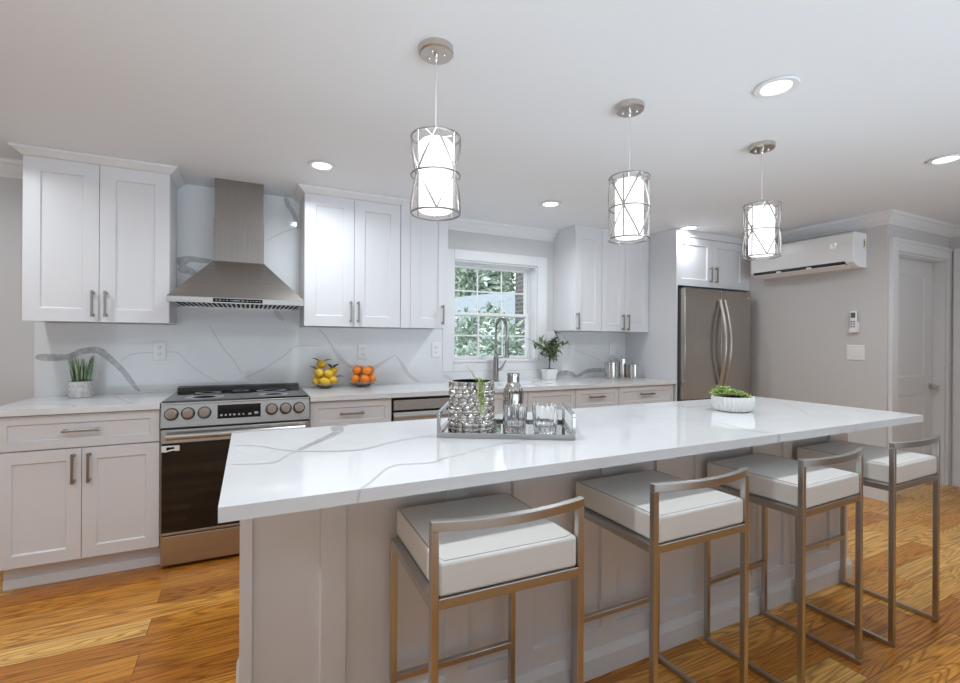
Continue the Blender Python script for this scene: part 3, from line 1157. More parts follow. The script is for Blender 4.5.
# ------------------------------------------------------------------ air conditioner
ac = thing('air_conditioner', 'white wall-mounted mini-split air conditioner above the remote control', 'air conditioner', (XR, 2.53, 1.9))
AY0, AY1 = 2.09, 2.955
AX = XR - .0005
prof = [(AX, 2.168), (AX - .175, 2.168), (AX - .192, 2.163), (AX - .200, 2.150), (AX - .203, 2.06), (AX - .200, 1.935), (AX - .196, 1.920),
        (AX - .150, 1.896), (AX - .110, 1.886), (AX, 1.882)]
MB().prism(prof, 'y', AY0, AY1).build('housing', WPL, ac, bevel=.006, seg=3)
mb = MB()
mb.prism([(AX - .1998, 1.932), (AX - .1999, 1.916), (AX - .165, 1.898), (AX - .160, 1.916)], 'y', AY0 + .06, AY1 - .03)
mb.build('air_outlet', BLACK, ac, label='dark air outlet slot')
mb = MB()
mb.prism([(AX - .196, 1.907), (AX - .194, 1.903), (AX - .118, 1.879), (AX - .118, 1.884)], 'y', AY0 + .06, AY1 - .03)
for y in (AY0 + .34, AY0 + .60):
    mb.box(AX - .201, AX - .185, y - .02, y + .02, 1.906, 1.919)
mb.build('louver', WPL, ac)
M = Matrix(((0, 0, -1, AX - .2028), (-1, 0, 0, 2.235), (0, 1, 0, 2.068), (0, 0, 0, 1)))
text_mesh('temperature_display', '67', .055, M, DIGIT, ac)
mb = MB()
mb.box(AX - .052, AX - .028, AY0 - .0006, AY0 + .001, 2.04, 2.12)
mb.mi = 1
mb.box(AX - .048, AX - .032, AY0 - .0010, AY0 - .0006, 2.082, 2.100)
mb.box(AX - .048, AX - .032, AY0 - .0010, AY0 - .0006, 2.062, 2.074)
mb.build('energy_label', [mat('yellow_sticker', (.75, .55, .25), .5), BLACK], ac)

# remote and switch on the right wall
t = thing('remote_control', 'white air conditioner remote hanging in a wall holder above the switches', 'remote control', (XR, 2.17, 1.36))
RX = XR - .001
mb = MB()
mb.box(RX - .030, RX - .013, 2.148, 2.196, 1.368, 1.532)
body = mb.build('remote_body', WPL, t, bevel=.006, seg=3)
box('screen', DGREY, RX - .0310, RX - .030, 2.156, 2.188, 1.475, 1.518, t, label='dark grey display screen')
mb = MB()
for k in range(3):
    for j in range(2):
        mb.box(RX - .0315, RX - .030, 2.157 + j * .018, 2.171 + j * .018, 1.395 + k * .02, 1.409 + k * .02)
mb.build('keypad', GPL, t)
mb = MB()
mb.box(RX - .012, RX, 2.144, 2.200, 1.352, 1.44)
mb.box(RX - .034, RX - .012, 2.144, 2.200, 1.352, 1.3665)
mb.box(RX - .034, RX - .0305, 2.144, 2.200, 1.3665, 1.385)
tag(mb.build('remote_holder', WPL, bevel=.002), 'small white wall holder under the remote control', 'holder')
t = thing('light_switch', 'white wall plate with three rocker switches below the remote', 'light switch', (XR, 2.165, 1.185))
box('wall_plate', WPL, RX - .006, RX, 2.10, 2.232, 1.122, 1.247, t, .003)
for k in range(3):
    y = 2.126 + k * .040
    box('rocker', WPL, RX - .010, RX - .006, y - .014, y + .014, 1.153, 1.217, t, .0015)

# outlets on the backsplash
def outlet(x, z, label, duplex=True):
    t = thing('wall_outlet', label, 'outlet', (x, SPY, z))
    y = SPY - .001
    box('cover_plate', WPL, x - .038, x + .038, y - .006, y, z - .061, z + .061, t, .003)
    if duplex:
        for s in (-1, 1):
            mb = MB()
            mb.box(x - .017, x + .017, y - .008, y - .006, z + s * .021 - .015, z + s * .021 + .015)
            mb.mi = 1
            for dx in (-.007, .007):
                mb.box(x + dx - .0013, x + dx + .0013, y - .0084, y - .008, z + s * .021 - .003, z + s * .021 + .008)
            mb.box(x - .002, x + .002, y - .0084, y - .008, z + s * .021 - .011, z + s * .021 - .007)
            mb.build('receptacle', [WPL, BLACK], t)
    else:
        box('rocker', WPL, x - .017, x + .017, y - .010, y - .006, z - .033, z + .033, t, .0015)


outlet(-.530, 1.187, 'white outlet left of the stove under the left wall cabinet')
outlet(.800, 1.176, 'white outlet above the bowl of oranges')
outlet(1.412, 1.187, 'white outlet closest to the left side of the window')
outlet(2.810, 1.182, 'white switch plate behind the small potted tree', False)
outlet(3.325, 1.190, 'white switch plate above the steel canisters', False)

# ------------------------------------------------------------------ sink and faucet
mb = MB()
mb.box(SX0 - .012, SX0, SY0 - .012, SY1 + .012, .68, CT0 - .0015)
mb.box(SX1, SX1 + .012, SY0 - .012, SY1 + .012, .68, CT0 - .0015)
mb.box(SX0, SX1, SY0 - .012, SY0, .68, CT0 - .0015)
mb.box(SX0, SX1, SY1, SY1 + .012, .68, CT0 - .0015)
mb.box(SX0, SX1, SY0, SY1, .668, .68)
sk = thing('sink', 'undermount stainless steel sink below the window', 'sink', (1.935, 3.38, .668))
mb.build('basin', STEEL, sk)
MB().lathe([(.0001, .6805), (.04, .6805), (.044, .683), (.0001, .684)], (1.935, 3.40), 24).build('drain', CHROME, sk, True)

fx, fyy = 1.94, 3.645
fa = thing('faucet', 'tall brushed nickel pull-down faucet with spring spout at the sink', 'faucet', (fx, fyy, CT1))
MB().lathe([(.0001, CT1), (.031, CT1), (.031, CT1 + .008), (.025, CT1 + .014), (.0235, CT1 + .20), (.020, CT1 + .235), (.013, CT1 + .25), (.0001, CT1 + .25)],
           (fx, fyy), 24).build('faucet_body', FAUC, fa, True)
arc = [(fx, fyy, CT1 + .25), (fx, fyy, CT1 + .42)]
R_ = .085
for i in range(1, 15):
    a = PI * i / 14
    arc.append((fx + .012 * (1 - math.cos(a)) / 2, fyy - R_ + R_ * math.cos(a), CT1 + .44 + .105 * math.sin(a)))
arc.append((fx + .012, fyy - 2 * R_, CT1 + .36))
MB().tube(arc, .0075, 10).build('hose', FAUC, fa, True)
# spring wound round the hose
P = [Vector(p) for p in catmull(arc, 6)]
ln = [0]
for i in range(1, len(P)):
    ln.append(ln[-1] + (P[i] - P[i - 1]).length)
coil = []
turns = 62
nst = turns * 8
j = 0
for i in range(nst + 1):
    s = ln[-1] * i / nst
    while j < len(ln) - 2 and ln[j + 1] < s:
        j += 1
    f = (s - ln[j]) / max(1e-6, ln[j + 1] - ln[j])
    c = P[j].lerp(P[j + 1], f)
    tg = (P[j + 1] - P[j]).normalized()
    u = Vector((1, 0, 0))
    u = (u - tg * u.dot(tg)).normalized()
    v = tg.cross(u)
    a = 2 * PI * turns * i / nst
    coil.append(c + (u * math.cos(a) + v * math.sin(a)) * .0125)
MB().tube(coil, .0026, 5).build('spring', FAUC, fa, True)
e = Vector((fx + .012, fyy - 2 * R_, CT1 + .36))
MB().tube([e + Vector((0, 0, .01)), e, e - Vector((0, 0, .02)), e - Vector((0, 0, .12)), e - Vector((0, 0, .145)), e - Vector((0, 0, .15))],
          [.012, .016, .018, .018, .025, .022], 18).build('spray_head', FAUC, fa, True)
mb = MB()
mb.tube([(fx, fyy, CT1 + .205), (fx + .006, fyy - R_, CT1 + .212), (fx + .012, fyy - 2 * R_ + .02, CT1 + .225)], .008, 10)
mb.tube([(fx + .012, fyy - 2 * R_, CT1 + .218), (fx + .012, fyy - 2 * R_, CT1 + .234)], .0235, 18)
mb.build('spray_holder', FAUC, fa, True)
mb = MB()
mb.tube([(fx + .02, fyy, CT1 + .10), (fx + .045, fyy, CT1 + .10)], .013, 14)
mb.tube([(fx + .045, fyy, CT1 + .10), (fx + .060, fyy - .01, CT1 + .125), (fx + .085, fyy - .03, CT1 + .185)], [.012, .009, .006], 10)
mb.build('lever', FAUC, fa, True)

# ------------------------------------------------------------------ island
isl = thing('kitchen_island', 'white panelled kitchen island base with baseboard', 'kitchen island', (1.45, 1.7, 0))
IY0, IY1, IX0, IX1 = 1.412, 1.952, -.020, 2.910
mb = MB()
PX = [(.011, .188), (.259, .575), (.652, .825), (.912, 1.214), (1.289, 1.500), (1.555, 1.730), (1.790, 2.112), (2.185, 2.347), (2.410, 2.740)]
recess(mb, IX0, IX1, .05, CT0 - .001, IY0, [(a, b, .172, .80) for a, b in PX], .014, .002, .54)
mb.build('island_body', CAB, isl, bevel=.0012, seg=1)
mb = MB()
ip = [(0, 0), (0.016, 0), (0.016, 0.072), (0.012, 0.082), (0.008, 0.092), (0.005, 0.100), (0, 0.100)]
mb.prism([(IY0 - d, z) for d, z in ip], 'x', IX0, IX1, lambda p: -(IY0 - p[0]), lambda p: (IY0 - p[0]))
mb.prism([(IX0 - d, z) for d, z in ip], 'y', IY0, IY1, lambda p: -(IX0 - p[0]))
mb.prism([(IX1 + d, z) for d, z in ip], 'y', IY0, IY1, lambda p: -(p[0] - IX1))
mb.build('island_baseboard', TRIM, isl)
mb = MB()
xs = [IX0 + .03 + (IX1 - IX0 - .06) * k / 5 for k in range(6)]
for k in range(5):
    m2 = MB()
    recess(m2, xs[k] + .002, xs[k + 1] - .002, .12, CT0 - .004, -(IY1 + .021), [(xs[k] + .065, xs[k + 1] - .065, .185, CT0 - .07)], .010, .004, .02)
    m2.bm.transform(Matrix.Diagonal((1, -1, 1, 1)))
    m2.build('island_door', CAB, isl)
mb.bm.free()
TX0, TX1, TY0, TY1 = -.056, 2.946, 1.110, 1.984
mb = MB()
mb.box(TX0, TX1, TY0, TY1, CT0, CT1)
tz = topz(CT1)
IV = [
    (1, [(.36, 1.98, .03), (.345, 1.97, .03), (.316, 1.938, .05), (.306, 1.851, .04), (.265, 1.776, .03), (.203, 1.684, .025), (.138, 1.58, .02)]),
    (2, [(-.05, 1.747, .006), (.034, 1.702, .007), (.076, 1.635, .007), (.124, 1.586, .008), (.173, 1.556, .012), (.287, 1.511, .010), (.352, 1.524, .008), (.433, 1.578, .007),
         (.534, 1.614, .006), (.66, 1.64, .006)]),
    (2, [(.136, 1.577, .006), (.106, 1.534, .006), (.075, 1.47, .006), (.042, 1.451, .006), (-.05, 1.485, .005)]),
    (2, [(1.10, 1.50, .005), (.90, 1.42, .005), (.703, 1.378, .005), (.579, 1.316, .006), (.523, 1.30, .006), (.463, 1.265, .006), (.388, 1.282, .006), (.34, 1.264, .006), (.297, 1.2, .006),
         (.25, 1.129, .006), (.235, 1.112, .006)]),
    (2, [(1.70, 1.80, .005), (1.98, 1.845, .006), (2.08, 1.85, .010), (2.13, 1.77, .012), (2.275, 1.776, .012), (2.495, 1.848, .008), (2.6, 1.97, .006)]),
    (2, [(1.55, 1.70, .005), (1.70, 1.55, .006), (1.829, 1.397, .008), (1.79, 1.265, .010), (1.785, 1.183, .014), (1.815, 1.13, .016)]),
    (2, [(2.85, 1.78, .006), (2.65, 1.55, .006), (2.542, 1.436, .006), (2.407, 1.32, .006), (2.35, 1.115, .006)]),
    (2, [(2.90, 1.46, .006), (2.80, 1.27, .008), (2.90, 1.15, .008)])]
for mi, p in IV:
    vein(mb, p, tz, mi)
# veins that run over the front edge
front = lambda u, v: (u, TY0 - .0005, v)
for x, wd in ((.235, .006), (1.815, .018), (2.35, .006)):
    vein(mb, [(x, CT1, wd), (x - .004, .898, wd), (x - .006, CT0, wd)], front, 2)
tag(mb.build('island_countertop', QM), 'long white veined quartz slab on top of the island', 'countertop')

# ------------------------------------------------------------------ bar stools
def make_stool():
    t = thing('bar_stool', 'x', 'bar stool', (0, 0, 0), 0, 'bar stools along the island')
    W, D, b = .202, .195, .0095      # half width, half depth, half bar
    def bar(name, x0, x1, y0, y1, z0, z1):
        return MB().box(x0, x1, y0, y1, z0, z1).build(name, STOOLM, t, bevel=.0015, local=True, seg=1)
    for s in (-1, 1):
        x = s * W
        bar('leg', x - b, x + b, D - b * 2, D, .019, .665)                    # island side
        bar('leg', x - b, x + b, -D, -D + b * 2, .019, .826)                  # camera side, carries the back bar
        bar('floor_runner', x - b, x + b, -D, D, 0, .0185)
        bar('seat_rail', x - b, x + b, -D + b * 2, D - b * 2, .645, .670)
    bar('seat_rail', -W + b, W - b, -D, -D + b * 2, .645, .670)
    bar('seat_rail', -W + b, W - b, D - b * 2, D, .645, .670)
    bar('footrest', -W + b, W - b, D - b * 2, D, .238, .257)
    bar('seat_support', -W + b, W - b, -D + b * 2, D - b * 2, .650, .6702)
    mb = MB()
    n = 14
    A = []
    for i in range(n + 1):
        x = -W - b + (2 * W + 2 * b) * i / n
        f = 1 - (x / (W + b)) ** 2
        yo = -D - .034 * f
        A.append([mb.bm.verts.new(p) for p in ((x, yo, .8262), (x, yo + .019, .8262), (x, yo + .019, .8500), (x, yo, .8500))])
    for i in range(n):
        for k in range(4):
            j = (k + 1) % 4
            mb.face([A[i][k], A[i][j], A[i + 1][j], A[i + 1][k]])
    mb.face(A[0]); mb.face(A[-1][::-1])
    mb.build('backrest', STOOLM, t, local=True, bevel=.0015, seg=1)
    # cushion
    mb = MB()
    cw, c0, c1 = W - .004, -D + .003, D + .006
    z0, z1 = .671, .752
    nx, ny = 10, 10
    g = bmesh.ops.create_cube(mb.bm, size=1, matrix=Matrix.Translation((0, (c0 + c1) / 2, (z0 + z1) / 2)) @ Matrix.Diagonal((2 * cw - .012, c1 - c0, z1 - z0, 1)))
    seat = mb.build('seat', LEATH, t, True, bevel=.010, local=True, seg=4)
    mb = MB()
    q = [(-cw + .012, c0 + .008, z1 - .001), (cw - .012, c0 + .008, z1 - .001), (cw - .012, c1 - .008, z1 - .001), (-cw + .012, c1 - .008, z1 - .001)]
    loop = []
    for i in range(4):
        a, b2 = Vector(q[i]), Vector(q[(i + 1) % 4])
        loop += [a.lerp(b2, k / 10 + .03) for k in range(10)]
    mb.tube(loop, .0016, 6, True)
    for x, y in ((-cw + .011, c0 + .005), (cw - .011, c0 + .005)):
        mb.tube([(x, y, z0 + .01), (x, y, z1 - .004)], .0014, 6)
    mb.build('seam', SEAM, seat, local=True)
    return t


st = make_stool()
SP = [((.590, 1.194), -.03, 'white leather bar stool nearest the camera, at the left end of the island'),
      ((1.264, 1.194), 0, 'second white bar stool counted from the left end of the island'),
      ((1.952, 1.187), .035, 'third white bar stool counted from the left end, in front of the white plant bowl'),
      ((2.606, 1.194), .015, 'farthest white bar stool, nearest the door at the right end')]
st.location = (*SP[0][0], 0)
st.rotation_euler = (0, 0, SP[0][1])
st['label'] = SP[0][2]
for p, r, lb in SP[1:]:
    dup(st, lb, (*p, 0), r)

# ------------------------------------------------------------------ tray with glassware
TA = math.atan2(-.494, .870)
TO = (.604, 1.582, CT1 + .0009)
tr = thing('serving_tray', 'silver mirrored tray with open rectangular handles on the island', 'tray', TO, TA)
TL, TW = .492, .330
mb = MB()
mb.box(0, TL, 0, TW, .0005, .006)
mb.build('tray_base', TRAYM, tr, local=True)
box('mirror', MIRROR, .012, TL - .012, .012, TW - .012, .006, .0075, tr, local=True)
mb = MB()
for a in ((0, TL, 0, .012), (0, TL, TW - .012, TW), (0, .012, .012, TW - .012), (TL - .012, TL, .012, TW - .012)):
    mb.box(*a, .006, .018)
mb.build('tray_rim', TRAYM, tr, local=True, bevel=.0015)
for x in (0, TL - .012):
    mb = MB()
    mb.box(x, x + .012, .0, .014, .018, .080)
    mb.box(x, x + .012, TW - .014, TW, .018, .080)
    mb.box(x, x + .012, .0, TW, .080, .093)
    mb.build('tray_handle', TRAYM, tr, local=True, bevel=.0015)


def ont(a, b):
    u, v = Vector((math.cos(TA), math.sin(TA))), Vector((-math.sin(TA), math.cos(TA)))
    p = Vector(TO[:2]) + u * a + v * b
    return p.x, p.y


TZ = CT1 + .0087
# studded mercury vase
vx, vy = ont(.112, .165)
vs = thing('vase', 'wide studded silver mercury-glass vase on the left of the tray', 'vase', (vx, vy, TZ))
mb = MB()
nth, nz, vh, vr = 160, 64, .184, .080
rows, cols = 6, 14


def bump(a, h):
    f = h / vh * rows
    r = int(f)
    best = 0
    for rr in (r - 1, r, r + 1):
        if rr < 0 or rr >= rows:
            continue
        off = .5 * (rr % 2)
        ca = (a / (2 * PI) * cols - off)
        da = (ca - round(ca)) / cols * 2 * PI * vr
        dz = (f - (rr + .5)) * vh / rows
        d = math.hypot(da, dz) / (.0185)
        best = max(best, 1 - d * d)
    return max(0, best) ** .7


prof = [(.0001, TZ), (vr - .004, TZ)]
rings = []
for i in range(nz + 1):
    h = vh * i / nz
    rings.append([mb.bm.verts.new((vx + (vr + .0105 * bump(2 * PI * k / nth, h) + (.002 if i > nz - 2 else 0)) * math.cos(2 * PI * k / nth),
                                   vy + (vr + .0105 * bump(2 * PI * k / nth, h) + (.002 if i > nz - 2 else 0)) * math.sin(2 * PI * k / nth), TZ + h)) for k in range(nth)])
for rr, hh in ((vr - .004, vh), (vr - .005, .02)):
    rings.append([mb.bm.verts.new((vx + rr * math.cos(2 * PI * k / nth), vy + rr * math.sin(2 * PI * k / nth), TZ + hh)) for k in range(nth)])
for i in range(len(rings) - 1):
    for k in range(nth):
        j = (k + 1) % nth
        mb.face([rings[i][k], rings[i][j], rings[i + 1][j], rings[i + 1][k]])
mb.face(rings[0][::-1])
mb.face(rings[-1])
mb.build('vase_body', MERC, vs, True)
# sprig hanging over the rim
sp = thing('plant_sprig', 'pale green air plant sprig hanging over the rim of the mercury vase', 'plant', (vx, vy, TZ + .15))
mb = MB()
dirv = Vector((-.15, -1, 0)).normalized()
side = Vector((1, -.15, 0))
root = Vector((vx - .010, vy - .070, TZ + .185))
for k in range(7):
    a = root
    dx = random.uniform(-.014, .014)
    pth = [Vector((vx - .006, vy - .045, TZ + .196)), root + Vector((dx * .3, -.012, .016)), root + Vector((dx * .6, -.036, .004)),
           root + Vector((dx, -.040, -.035 - .006 * k)), root + Vector((dx * 1.2, -.042, -.05 - .012 * k))]
    mb.tube(catmull([tuple(p) for p in pth], 5), [.0022] * 21, 5)
    for p in catmull([tuple(p) for p in pth], 4)[7:]:
        for s in (-1, 1):
            mb.leaf(p, (s * random.uniform(.3, .9), -.5, random.uniform(-.8, .5)), random.uniform(.012, .02), .005, n=3)
mb.leaf(root + Vector((-.005, .0, .005)), (-.55, -.1, .85), .075, .007, n=5, curl=.1)
mb.leaf(root + Vector((.0, .01, .0)), (-.25, .1, .9), .055, .007, n=5, curl=.1)
mb.leaf(root + Vector((.01, .0, .0)), (.5, -.2, .6), .04, .006, n=4, curl=.4)
mb.build('foliage', SPRIG, sp, True)

# silver bottle
bx, by = ont(.275, .262)
bt = thing('bottle', 'silver bottle vase with narrow stepped neck at the back of the tray', 'bottle', (bx, by, TZ))
pf_ = [(.0001, 0), (.036, 0), (.040, .006), (.041, .03), (.041, .125), (.039, .140), (.033, .155), (.027, .165), (.023, .170), (.0245, .174), (.023, .180), (.0245, .186), (.023, .192),
       (.026, .203), (.026, .208), (.020, .208), (.019, .17), (.0001, .165)]
MB().lathe([(r, TZ + h) for r, h in pf_], (bx, by), 72, lambda a, i: 1 + (.035 * math.cos(a * 12) if 2 <= i <= 5 or 8 <= i <= 13 else 0)).build('bottle_body', MERC, bt, True)


def tumbler(a, b, r, h, label):
    x, y = ont(a, b)
    t = thing('glass_tumbler', label, 'drinking glass', (x, y, TZ), 0, 'crystal tumblers on the tray')
    p = [(.0001, 0), (r * .80, 0), (r * .84, .004), (r * .88, .03), (r * .90, .045), (r * .93, .05), (r * .98, h - .004), (r * .985, h), (r * .955, h), (r * .94, h - .005), (r * .84, .05),
         (r * .70, .022), (.0001, .016)]
    MB().lathe([(q, TZ + .0004 + z) for q, z in p], (x, y), 96, lambda an, i: 1 + (.030 * math.cos(an * 16) if 2 <= i <= 5 else (.012 * math.cos(an * 16) if i == 6 else 0))).build('tumbler_body', GLASS, t, True)


tumbler(.282, .080, .045, .100, 'cut crystal tumbler in front of the silver bottle')
tumbler(.392, .095, .049, .104, 'cut crystal tumbler at the right end of the tray')

# ------------------------------------------------------------------ white ribbed bowl with succulents
bx, by = 2.213, 1.590
bw = thing('planter_bowl', 'white ribbed oval bowl of succulents at the far end of the island', 'planter', (bx, by, CT1))
p = [(.0001, .0005), (.070, .0005), (.083, .006), (.092, .025), (.096, .05), (.096, .068), (.094, .076), (.088, .076), (.086, .064), (.0001, .062)]
MB().lathe([(r, CT1 + h) for r, h in p], (bx, by), 160, lambda a, i: 1 + (.035 * math.cos(a * 30) if 2 <= i <= 6 else 0)).build('bowl', POTW, bw, True)
MB().lathe([(.0001, CT1 + .0625), (.084, CT1 + .0645), (.084, CT1 + .0675), (.0001, CT1 + .074)], (bx, by), 40).build('soil', SOIL, bw)


def rosette(x, y, z, r, n):
    mb = MB()
    for ring, (el, f) in enumerate(((.15, 1.0), (.6, .8), (1.1, .55))):
        for k in range(n):
            a = 2 * PI * (k + ring * .5) / n
            d = (math.cos(a) * math.cos(el), math.sin(a) * math.cos(el), math.sin(el))
            mb.leaf((x, y, z), d, r * f, r * .42, curl=-.15, n=4)
    return mb


ro = random.Random(3)
for dx, dy, dz, r in ((-.055, -.01, .085, .055), (-.02, -.045, .082, .045), (-.03, .03, .092, .06), (.01, .0, .080, .045), (.045, -.03, .074, .035), (.06, .02, .076, .04), (-.07, .035, .08, .045),
                      (.025, .05, .08, .04), (.0, -.07, .072, .03)):
    rosette(bx + dx, by + dy, CT1 + dz, r * 1.05, 9).build('succulent', SUCC, bw, True, solid=.0012)

# ------------------------------------------------------------------ things on the back counter
# snake plant
px, py = -.905, 3.585
sn = thing('snake_plant', 'upright green snake plant in a pale grey pot on the left counter', 'potted plant', (px, py, CT1))
p = [(.0001, 0), (.051, 0), (.057, .004), (.059, .091), (.058, .096), (.053, .096), (.052, .086), (.0001, .086)]
MB().lathe([(r, CT1 + h) for r, h in p], (px, py), 40).build('pot', POTG, sn, True)
MB().lathe([(.0001, CT1 + .0862), (.0515, CT1 + .0862), (.0515, CT1 + .0905), (.0001, CT1 + .091)], (px, py), 24).build('soil', SOIL, sn)
mb = MB()
r_ = random.Random(5)
for k in range(52):
    a = r_.uniform(0, 2 * PI)
    q = .046 * math.sqrt(r_.random())
    b = (px + q * math.cos(a), py + q * math.sin(a), CT1 + .09)
    d = (math.cos(a) * q * 4.2 + r_.uniform(-.07, .07), math.sin(a) * q * 4.2 + r_.uniform(-.07, .07), 1)
    mb.leaf(b, d, r_.uniform(.10, .165), r_.uniform(.010, .016), up=(math.cos(a * 3), math.sin(a * 3), .1), curl=.06, n=5)
mb.build('foliage', SNAKE, sn, True, solid=.0015)


def glass_bowl(x, y, r, h, label):
    t = thing('glass_bowl', label, 'bowl', (x, y, CT1))
    p = [(.0001, .0), (r * .40, .0), (r * .46, .006), (r * .72, h * .45), (r * .93, h * .85), (r, h), (r * .965, h), (r * .90, h * .83), (r * .69, h * .47), (r * .42, .011), (.0001, .008)]
    MB().lathe([(q, CT1 + .0005 + z) for q, z in p], (x, y), 64, lambda a, i: 1 + (.03 * math.cos(a * 8) if i in (4, 5, 6, 7) else 0)).build('bowl_body', GLASS, t, True)


LX, LY = .500, 3.585
glass_bowl(LX, LY, .092, .042, 'clear glass bowl holding the lemons beside the stove')
GX, GY = .772, 3.585
glass_bowl(GX, GY, .112, .050, 'clear glass bowl holding the oranges')


def lemon(x, y, z, label, ang, leaf=0, r=.036):
    t = thing('lemon', label, 'lemon', (x, y, z), 0, 'lemons in the glass bowl')
    M = Matrix.Rotation(ang, 4, 'Z') @ Matrix.Rotation(.5 * math.sin(ang * 3), 4, 'Y')
    mb = MB()
    pr = []
    for i in range(15):
        u = -1 + 2 * i / 14
        rr = r * .86 * math.sqrt(max(0, 1 - u * u)) ** .9
        ext = r * 1.12 * u
        if abs(u) > .86:
            ext += math.copysign(r * .18 * (abs(u) - .86) / .14, u)
        pr.append((max(rr, .0001), ext))
    mb.lathe(pr, seg=22, axis='x')
    mb.bm.transform(Matrix.Translation((x, y, z)) @ M)
    mb.build('fruit', LEMON, t, True)
    rr = random.Random(int(ang * 100) + 1)
    for k in range(leaf):
        mb = MB()
        a = rr.uniform(-.4, 3.5)
        mb.leaf((x + .02 * math.cos(a), y - .01, z + r * .72), (math.cos(a), -.25 * math.sin(a), rr.uniform(.15, .9)), .055, .030, curl=.3)
        mb.build('leaf', DLEAF, t, True, solid=.001, label='dark curled leaf')


Z0 = CT1
lemon(LX - .010, LY - .050, Z0 + .050, 'lemon lowest at the front of the glass bowl', .3)
lemon(LX - .058, LY + .010, Z0 + .058, 'lemon at the left edge of the glass bowl', 1.4)
lemon(LX + .056, LY + .000, Z0 + .056, 'lemon at the lower right edge of the glass bowl', .9, 1)
lemon(LX + .004, LY + .050, Z0 + .058, 'lemon hidden at the back of the glass bowl', .2)
lemon(LX - .048, LY - .018, Z0 + .116, 'lemon high on the left of the lemon pile', 1.9, 1)
lemon(LX + .022, LY - .014, Z0 + .104, 'large lemon in the middle of the lemon pile', .8)
lemon(LX + .055, LY + .042, Z0 + .118, 'lemon high on the right of the pile with dark leaves', 2.5, 3)
lemon(LX - .022, LY + .046, Z0 + .172, 'topmost lemon of the pile with dark leaves', 2.0, 3)


def orange(x, y, z, label, r=.0355):
    t = thing('orange', label, 'orange', (x, y, z), 0, 'oranges in the glass bowl')
    mb = MB()
    mb.ball((x, y, z), r, 1, 1, .95, 24, 14)
    mb.build('fruit', ORANGE, t, True)
    mb = MB()
    mb.lathe([(.0001, z + r * .955), (.004, z + r * .95), (.0045, z + r * .93), (.0001, z + r * .92)], (x, y), 8)
    mb.build('stem_button', DLEAF, t)


for dx, dy, dz, lb in ((-.058, -.020, .060, 'orange at the lower left of the orange pile'), (.002, -.059, .060, 'orange lowest at the front of the orange pile'),
                       (.060, -.018, .060, 'orange at the lower right of the orange pile'), (-.036, .053, .060, 'orange at the back left of the orange pile'),
                       (.040, .052, .060, 'orange at the back right of the orange pile'), (-.044, -.010, .126, 'orange on the left of the upper tier'),
                       (.018, -.044, .122, 'front orange of the upper tier'), (.056, .022, .122, 'orange on the right of the upper tier'), (-.010, .048, .122, 'orange at the back of the upper tier')):
    orange(GX + dx, GY + dy, CT1 + dz, lb)

# small tree
px, py = 2.47, 3.60
tt = thing('potted_tree', 'small leafy tree in a white tapered pot right of the window', 'potted plant', (px, py, CT1))
mb = MB()
mb.frustum((px - .046, px + .046, py - .046, py + .046), CT1, (px - .054, px + .054, py - .054, py + .054), CT1 + .098)
mb.build('pot', POTW, tt, bevel=.006)
box('soil', SOIL, px - .048, px + .048, py - .048, py + .048, CT1 + .0982, CT1 + .101, tt)
mb = MB()
trunk = [(px, py, CT1 + .10), (px + .004, py, CT1 + .17), (px - .002, py, CT1 + .24), (px + .006, py, CT1 + .30)]
mb.tube(catmull(trunk, 4), .0055, 8)
r_ = random.Random(11)
tips = []
top = Vector((px, py, CT1 + .27))
for k in range(26):
    a = r_.uniform(0, 2 * PI)
    el = r_.uniform(-.1, 1.2)
    ln_ = r_.uniform(.11, .21)
    d = Vector((math.cos(a) * math.cos(el) * 1.15, math.sin(a) * math.cos(el) * .45, math.sin(el) * .95))
    st_ = Vector((px, py, CT1 + r_.uniform(.20, .30)))
    en = st_ + d * ln_
    if en.y > 3.70:
        en.y = 3.70
    mb.tube([st_, st_.lerp(en, .5) + Vector((0, 0, .012)), en], [.003, .002, .0012], 5)
    tips.append((st_, en))
mb.build('trunk', STEM, tt, True)
mb = MB()
for st_, en in tips:
    for k in range(11):
        p = st_.lerp(en, .3 + .7 * k / 10)
        d = Vector((r_.uniform(-1, 1), r_.uniform(-.8, .35), r_.uniform(-.6, .9)))
        mb.leaf(p, d, r_.uniform(.038, .066), r_.uniform(.016, .024), n=3)
mb.build('foliage', LEAFD, tt, True)


def canister(x, y, r, h, label):
    t = thing('canister', label, 'canister', (x, y, CT1), 0, 'steel canisters by the refrigerator panel')
    p = [(.0001, .0), (r - .003, .0), (r, .003), (r, h - .024), (r - .002, h - .022), (.0001, h - .022)]
    MB().lathe([(q, CT1 + .0005 + z) for q, z in p], (x, y), 40).build('canister_body', CHROME2, t, True)
    p = [(.0001, h - .0215), (r + .002, h - .0215), (r + .002, h - .006), (r - .004, h), (.0001, h + .002)]
    lid = MB().lathe([(q, CT1 + .0005 + z) for q, z in p], (x, y), 40).build('lid', CHROME2, t, True)
    mb = MB()
    mb.lathe([(.004, CT1 + h), (.004, CT1 + h + .006), (.010, CT1 + h + .010), (.011, CT1 + h + .016), (.006, CT1 + h + .022), (.0001, CT1 + h + .023)], (x, y), 16)
    mb.build('knob', CHROME2, lid, True)


CHROME2 = mat('satin_steel', (.66, .64, .61), .16, 1.0)
canister(3.112, 3.50, .063, .158, 'short steel canister on the left of the three')
canister(3.318, 3.585, .066, .188, 'tallest steel canister, in the middle at the back')
canister(3.338, 3.445, .053, .135, 'smallest steel canister, on the right of the three')

